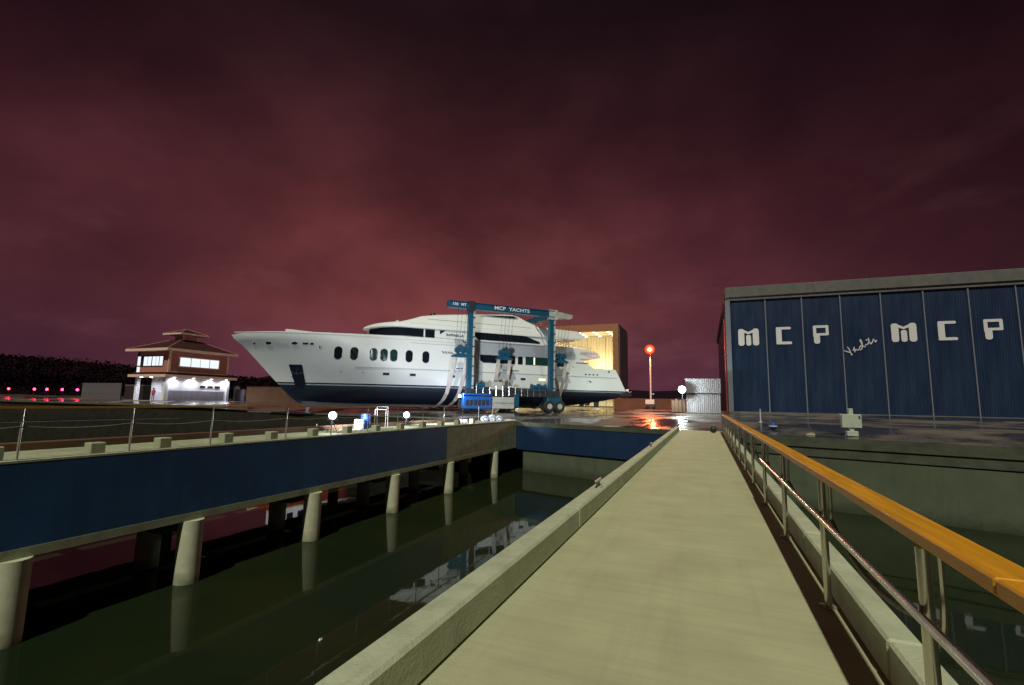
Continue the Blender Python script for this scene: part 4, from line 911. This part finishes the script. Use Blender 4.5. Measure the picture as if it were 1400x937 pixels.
# distant wood: one mass of leaf clumps over trunks
b = MB(); rnd = random.Random(3)
top = [(-250, 15.0), (-225, 14.2), (-210, 12.6), (-197, 12.6), (-180, 10.4), (-169, 10.0), (-158, 9.4), (-140, 7.6), (-114, 6.2), (-90, 5.2), (-60, 4.8), (-30, 4.5)]
for i in range(26000):
    x = rnd.uniform(-285, -30); y = 90 + rnd.uniform(-6, 14) + max(0, (-x - 100) * .0)
    hmax = lerp_tab(top, x) + .8 * math.sin(x * .31) * math.sin(x * .83 + 1) + .5 * abs(math.sin(x * 1.1)) - .5 * rnd.random() ** 2
    z = .6 + (hmax - .6) * rnd.random() ** .5; s_ = rnd.uniform(.14, .42)
    a = rnd.uniform(0, 6.28); e = rnd.uniform(-.9, .9)
    u_ = Vector((math.cos(a), math.sin(a), 0)) * s_; v_ = Vector((-math.sin(a) * math.sin(e), math.cos(a) * math.sin(e), math.cos(e))) * s_
    c_ = Vector((x, y, z)); b.add([c_ - u_ - v_ * .6, c_ + u_ * .8 - v_, c_ + u_ + v_ * .7, c_ - u_ * .5 + v_], [(0, 1, 2, 3)])
for x in range(-284, -30, 4): b.cyl((x, 95, 0), (x + .4, 95, lerp_tab(top, x) * .7), .35, .15, n=5, caps=False)
b.grid([[(x, 93 + 4 * (j % 2), max(-1, (lerp_tab(top, x) - 1.0) * j / 3)) for j in range(4)] for x in range(-290, -28, 3)])
tag(b.build('wood', M['leaf']), 'dark distant wood along the far shore left of the house', 'wood', kind='stuff')
b = MB(); hp = [(-900, 0), (-700, 28), (-520, 34), (-420, 26), (-330, 30), (-230, 24), (-120, 16), (0, 20), (150, 26), (330, 18), (600, 0)]
rows = []
for x in range(-900, 601, 25):
    h = lerp_tab(hp, x) + 3 * math.sin(x * .02) + 2 * math.sin(x * .053); h = max(h, .5)
    rows.append([(x, 420, 0), (x, 470, h * .7), (x, 520, h), (x, 600, 0)])
b.grid(rows); b.build('hill', M['hill'], smooth=60)['kind'] = 'structure'

# ------------------------------------------------------------------ small things on the quay
t = thing('service_box', 'pale green electrical service box on a pedestal at the dock edge', 'box', (7.3, 31.2, ground_z(7.3, 31.2)), R_(8))
b = MB(); b.b2((-.27, -.16, 0), (.27, .16, .28), bev=.02); b.build('foot', M['ebox'], t)
b = MB(); b.b2((-.10, -.09, .28), (.10, .09, .45)); b.build('stem', M['ebox'], t)
b = MB(); b.b2((-.47, -.14, .45), (.47, .14, 1.18), bev=.02); bx_ = b.build('cabinet', M['ebox'], t)
b = MB(); b.b2((-.55, -.10, 1.14), (-.472, .10, 1.20)); b.build('lug', M['ebox'], t)
b = MB(); b.b2((-.10, -.08, 1.181), (.10, .08, 1.50)); b.build('chimney', M['ebox'], t)
b = MB(); b.b2((.32, -.155, .95), (.40, -.141, 1.10)); b.build('switch', M['dark'], bx_)
b = MB(); b.b2((-.02, -.155, .47), (.14, -.141, .72)); b.build('flap', M['ebox'], bx_)
t = thing('marker_post', 'thin white marker post standing on the quay behind the wooden handrail', 'post', (3.55, 38.0, ground_z(3.55, 38)))
b = MB(); b.cyl((0, 0, 0), (0, 0, .95), .045, .035, n=8); b.build('shaft', M['white'], t)
b = MB(); b.lathe([(.14, 0), (.14, .04), (.05, .06)], n=12); b.build('foot', M['white'], t)
t = thing('mooring_buoy', 'round blue and white buoy lying at the dock edge beyond the handrail', 'buoy', (3.8, 33.5, ground_z(3.8, 33.5)))
b = MB(); b.lathe([(.03, 0), (.16, .06), (.22, .18), (.22, .28), (.16, .40), (.03, .46)], n=16); b.build('ball', M['bagblue'], t, smooth=True)
b = MB(); b.lathe([(.20, .14), (.235, .17), (.235, .22), (.20, .25)], n=16); b.build('band', M['white'], t)
t = thing('broken_kerb_chip', 'small pale concrete chunk lying at the dock edge near the service box', 'rubble', (5.4, 31.4, ground_z(5.4, 31.4)), .4)
b = MB(); b.prism([(-.2, 0), (.22, 0), (.16, .10), (.02, .14), (-.15, .09)], lambda x, z: (x, -.1, z), lambda x, z: (x, .1, z * .8)); b.build('chunk', M['kerb'], t)
t = thing('fender', 'dark ball fender on the walkway end beside the last railing post', 'fender', (.35, 29.6, 0))
b = MB(); b.lathe([(.03, 0), (.14, .05), (.19, .17), (.17, .28), (.10, .36), (.04, .38)], n=14); b.build('ball', M['dark'], t, smooth=True)
b = MB(); b.tube([(0, 0, .37), (.03, 0, .44), (0, .03, .48)], .012, 5); b.build('eye', M['liftgrey'], t)
# bags with hoses by the corner of the pier
bgp = [(-16.2, 34.3, 'white sack with a blue ring print, first of the row at the pier corner'), (-15.85, 34.9, 'white sack with a blue ring print, upright one between two others'), (-15.5, 35.4, 'white sack with a blue ring print, last of the row beside loose sheeting')]
for i, (x, y, lab) in enumerate(bgp):
    t = thing('sack', lab, 'sack', (x, y, -.02 if y < 37 else .0), .5)
    h = .40 + .08 * (i % 2)
    b = MB(); b.lathe([(.26, 0), (.33, .08), (.34, h * .5), (.28, h * .85), (.12, h), (.05, h + .04)], n=14); b.build('bag', M['bag'], t, smooth=True)
    ring = [(.13 * math.cos(2 * math.pi * k / 14), .13 * math.sin(2 * math.pi * k / 14)) for k in range(12)]
    b = MB(); b.tube([(a, -.345, h * .5 + c) for a, c in ring], .035, 6); b.build('print', M['bagblue'], t)
t = thing('plastic_sheet', 'crumpled white plastic sheet on the ground at the pier corner', 'sheet', (-15.0, 36.2, -.02))
b = MB(); rnd = random.Random(5)
b.grid([[(-.5 + .12 * i, -.8 + .16 * j, .02 + rnd.random() * .14 * (1 - abs(i - 4) / 5)) for j in range(11)] for i in range(9)]); b.build('film', M['bag'], t, smooth=60)
t = thing('frame_stand', 'thin white tubular frame standing on the pier near the second floodlight', 'frame', (-16.9, 22.2, -.02), .4)
for dx in (-.3, .3):
    b = MB(); b.tube([(dx, -.25, 0), (dx, -.2, 1.0), (dx, .2, 1.15), (dx, .3, 0)], .018, 6); b.build('leg_hoop', M['liftgrey'], t)
b = MB(); b.cyl((-.3, -.2, 1.0), (.3, -.2, 1.0), .016, n=6); b.cyl((-.3, .2, 1.15), (.3, .2, 1.15), .016, n=6); b.build('crossbar', M['liftgrey'], t)

# moored boat in the basin behind the blue pier
t = thing('fishing_boat', 'red wooden boat with cream rail moored behind the blue pier', 'boat', (-26, 26, WZ), R_(90))
b = MB(); rows = []
for k in range(15):
    f = k / 14; x = -3.6 + 8.0 * f; bw_ = 1.15 * (1 - max(0, (f - .45) / .55) ** 2.2) * (.75 + .25 * min(1, f / .3)); sh_ = 1.5 + .9 * max(0, f - .3) ** 1.6 * 1.3
    rows.append([(x - .5 * (f > .99), 0, -.35), (x, -bw_ * .75, -.1), (x, -bw_, sh_ * .5), (x, -bw_ * 1.04, sh_), (x, 0, sh_ - .15), (x, bw_ * 1.04, sh_), (x, bw_, sh_ * .5), (x, bw_ * .75, -.1), (x, 0, -.35)])
b.grid(rows); b.add(rows[0][:8], [tuple(range(8))]); b.build('hull', M['boatred'], t, smooth=40)
b = MB()
for i in (3, 5): b.tube([Vector(r[i]) + Vector((0, 0, .05)) for r in rows], .085, 6)
b.build('gunwale', M['boatcream'], t)
b = MB(); b.b2((-2.4, -.7, 1.45), (.2, .7, 2.75), bev=.08); cb = b.build('cabin', M['plaster'], t)
for x in (-2.0, -1.1, -.4): b = MB(); b.b2((x, -.72, 2.0), (x + .5, -.701, 2.45)); b.build('window', M['glass'], cb)
b = MB(); b.cyl((.8, 0, 1.4), (.8, 0, 3.6), .05, .03, n=8); b.build('mast', M['boatcream'], t)

t = thing('mooring_bollard', 'white mooring bollard on the bank edge below the bow', 'bollard', (-38.5, 38.2, ground_z(-38.5, 38.2)))
b = MB(); b.lathe([(.34, 0), (.34, .08), (.16, .12), (.14, .5), (.24, .56), (.24, .66), (.10, .72)], n=14); b.build('post', M['white'], t, smooth=True)
b = MB(); b.cyl((-.32, 0, .45), (.32, 0, .45), .05, n=8); b.build('cross_pin', M['white'], t)
for x, y, c, lab in ((-17.0, 21.0, 'bagblue', 'blue plastic drum on the pier beside the tubular frame'), (-16.75, 20.2, 'bag', 'white plastic drum on the pier, shorter than the blue one')):
    t = thing('drum', lab, 'drum', (x, y, -.02)); h = .75 if c == 'bagblue' else .5
    b = MB(); b.lathe([(.22, 0), (.25, .03), (.25, h * .3), (.265, h * .33), (.25, h * .36), (.25, h * .64), (.265, h * .67), (.25, h * .7), (.25, h - .03), (.22, h)], n=18); b.build('shell', M[c], t, smooth=True)
    b = MB(); b.lathe([(.20, h), (.20, h + .025), (.05, h + .03)], n=16); b.build('lid', M['dark'], t)
t = thing('hose_coil', 'pale hose lying in a loose coil on the pier deck', 'hose', (-16.2, 30.5, -.02))
b = MB(); b.tube([((.42 + .03 * math.sin(k * .7)) * math.cos(k * .35), (.36 + .04 * math.cos(k * .5)) * math.sin(k * .35), .03 + k * .0022) for k in range(80)], .028, 6); b.build('loops', M['bag'], t, smooth=True)
b = MB(); b.cyl((.40, -.02, .20), (.62, .1, .06), .035, n=8); b.build('nozzle', M['dark'], t)
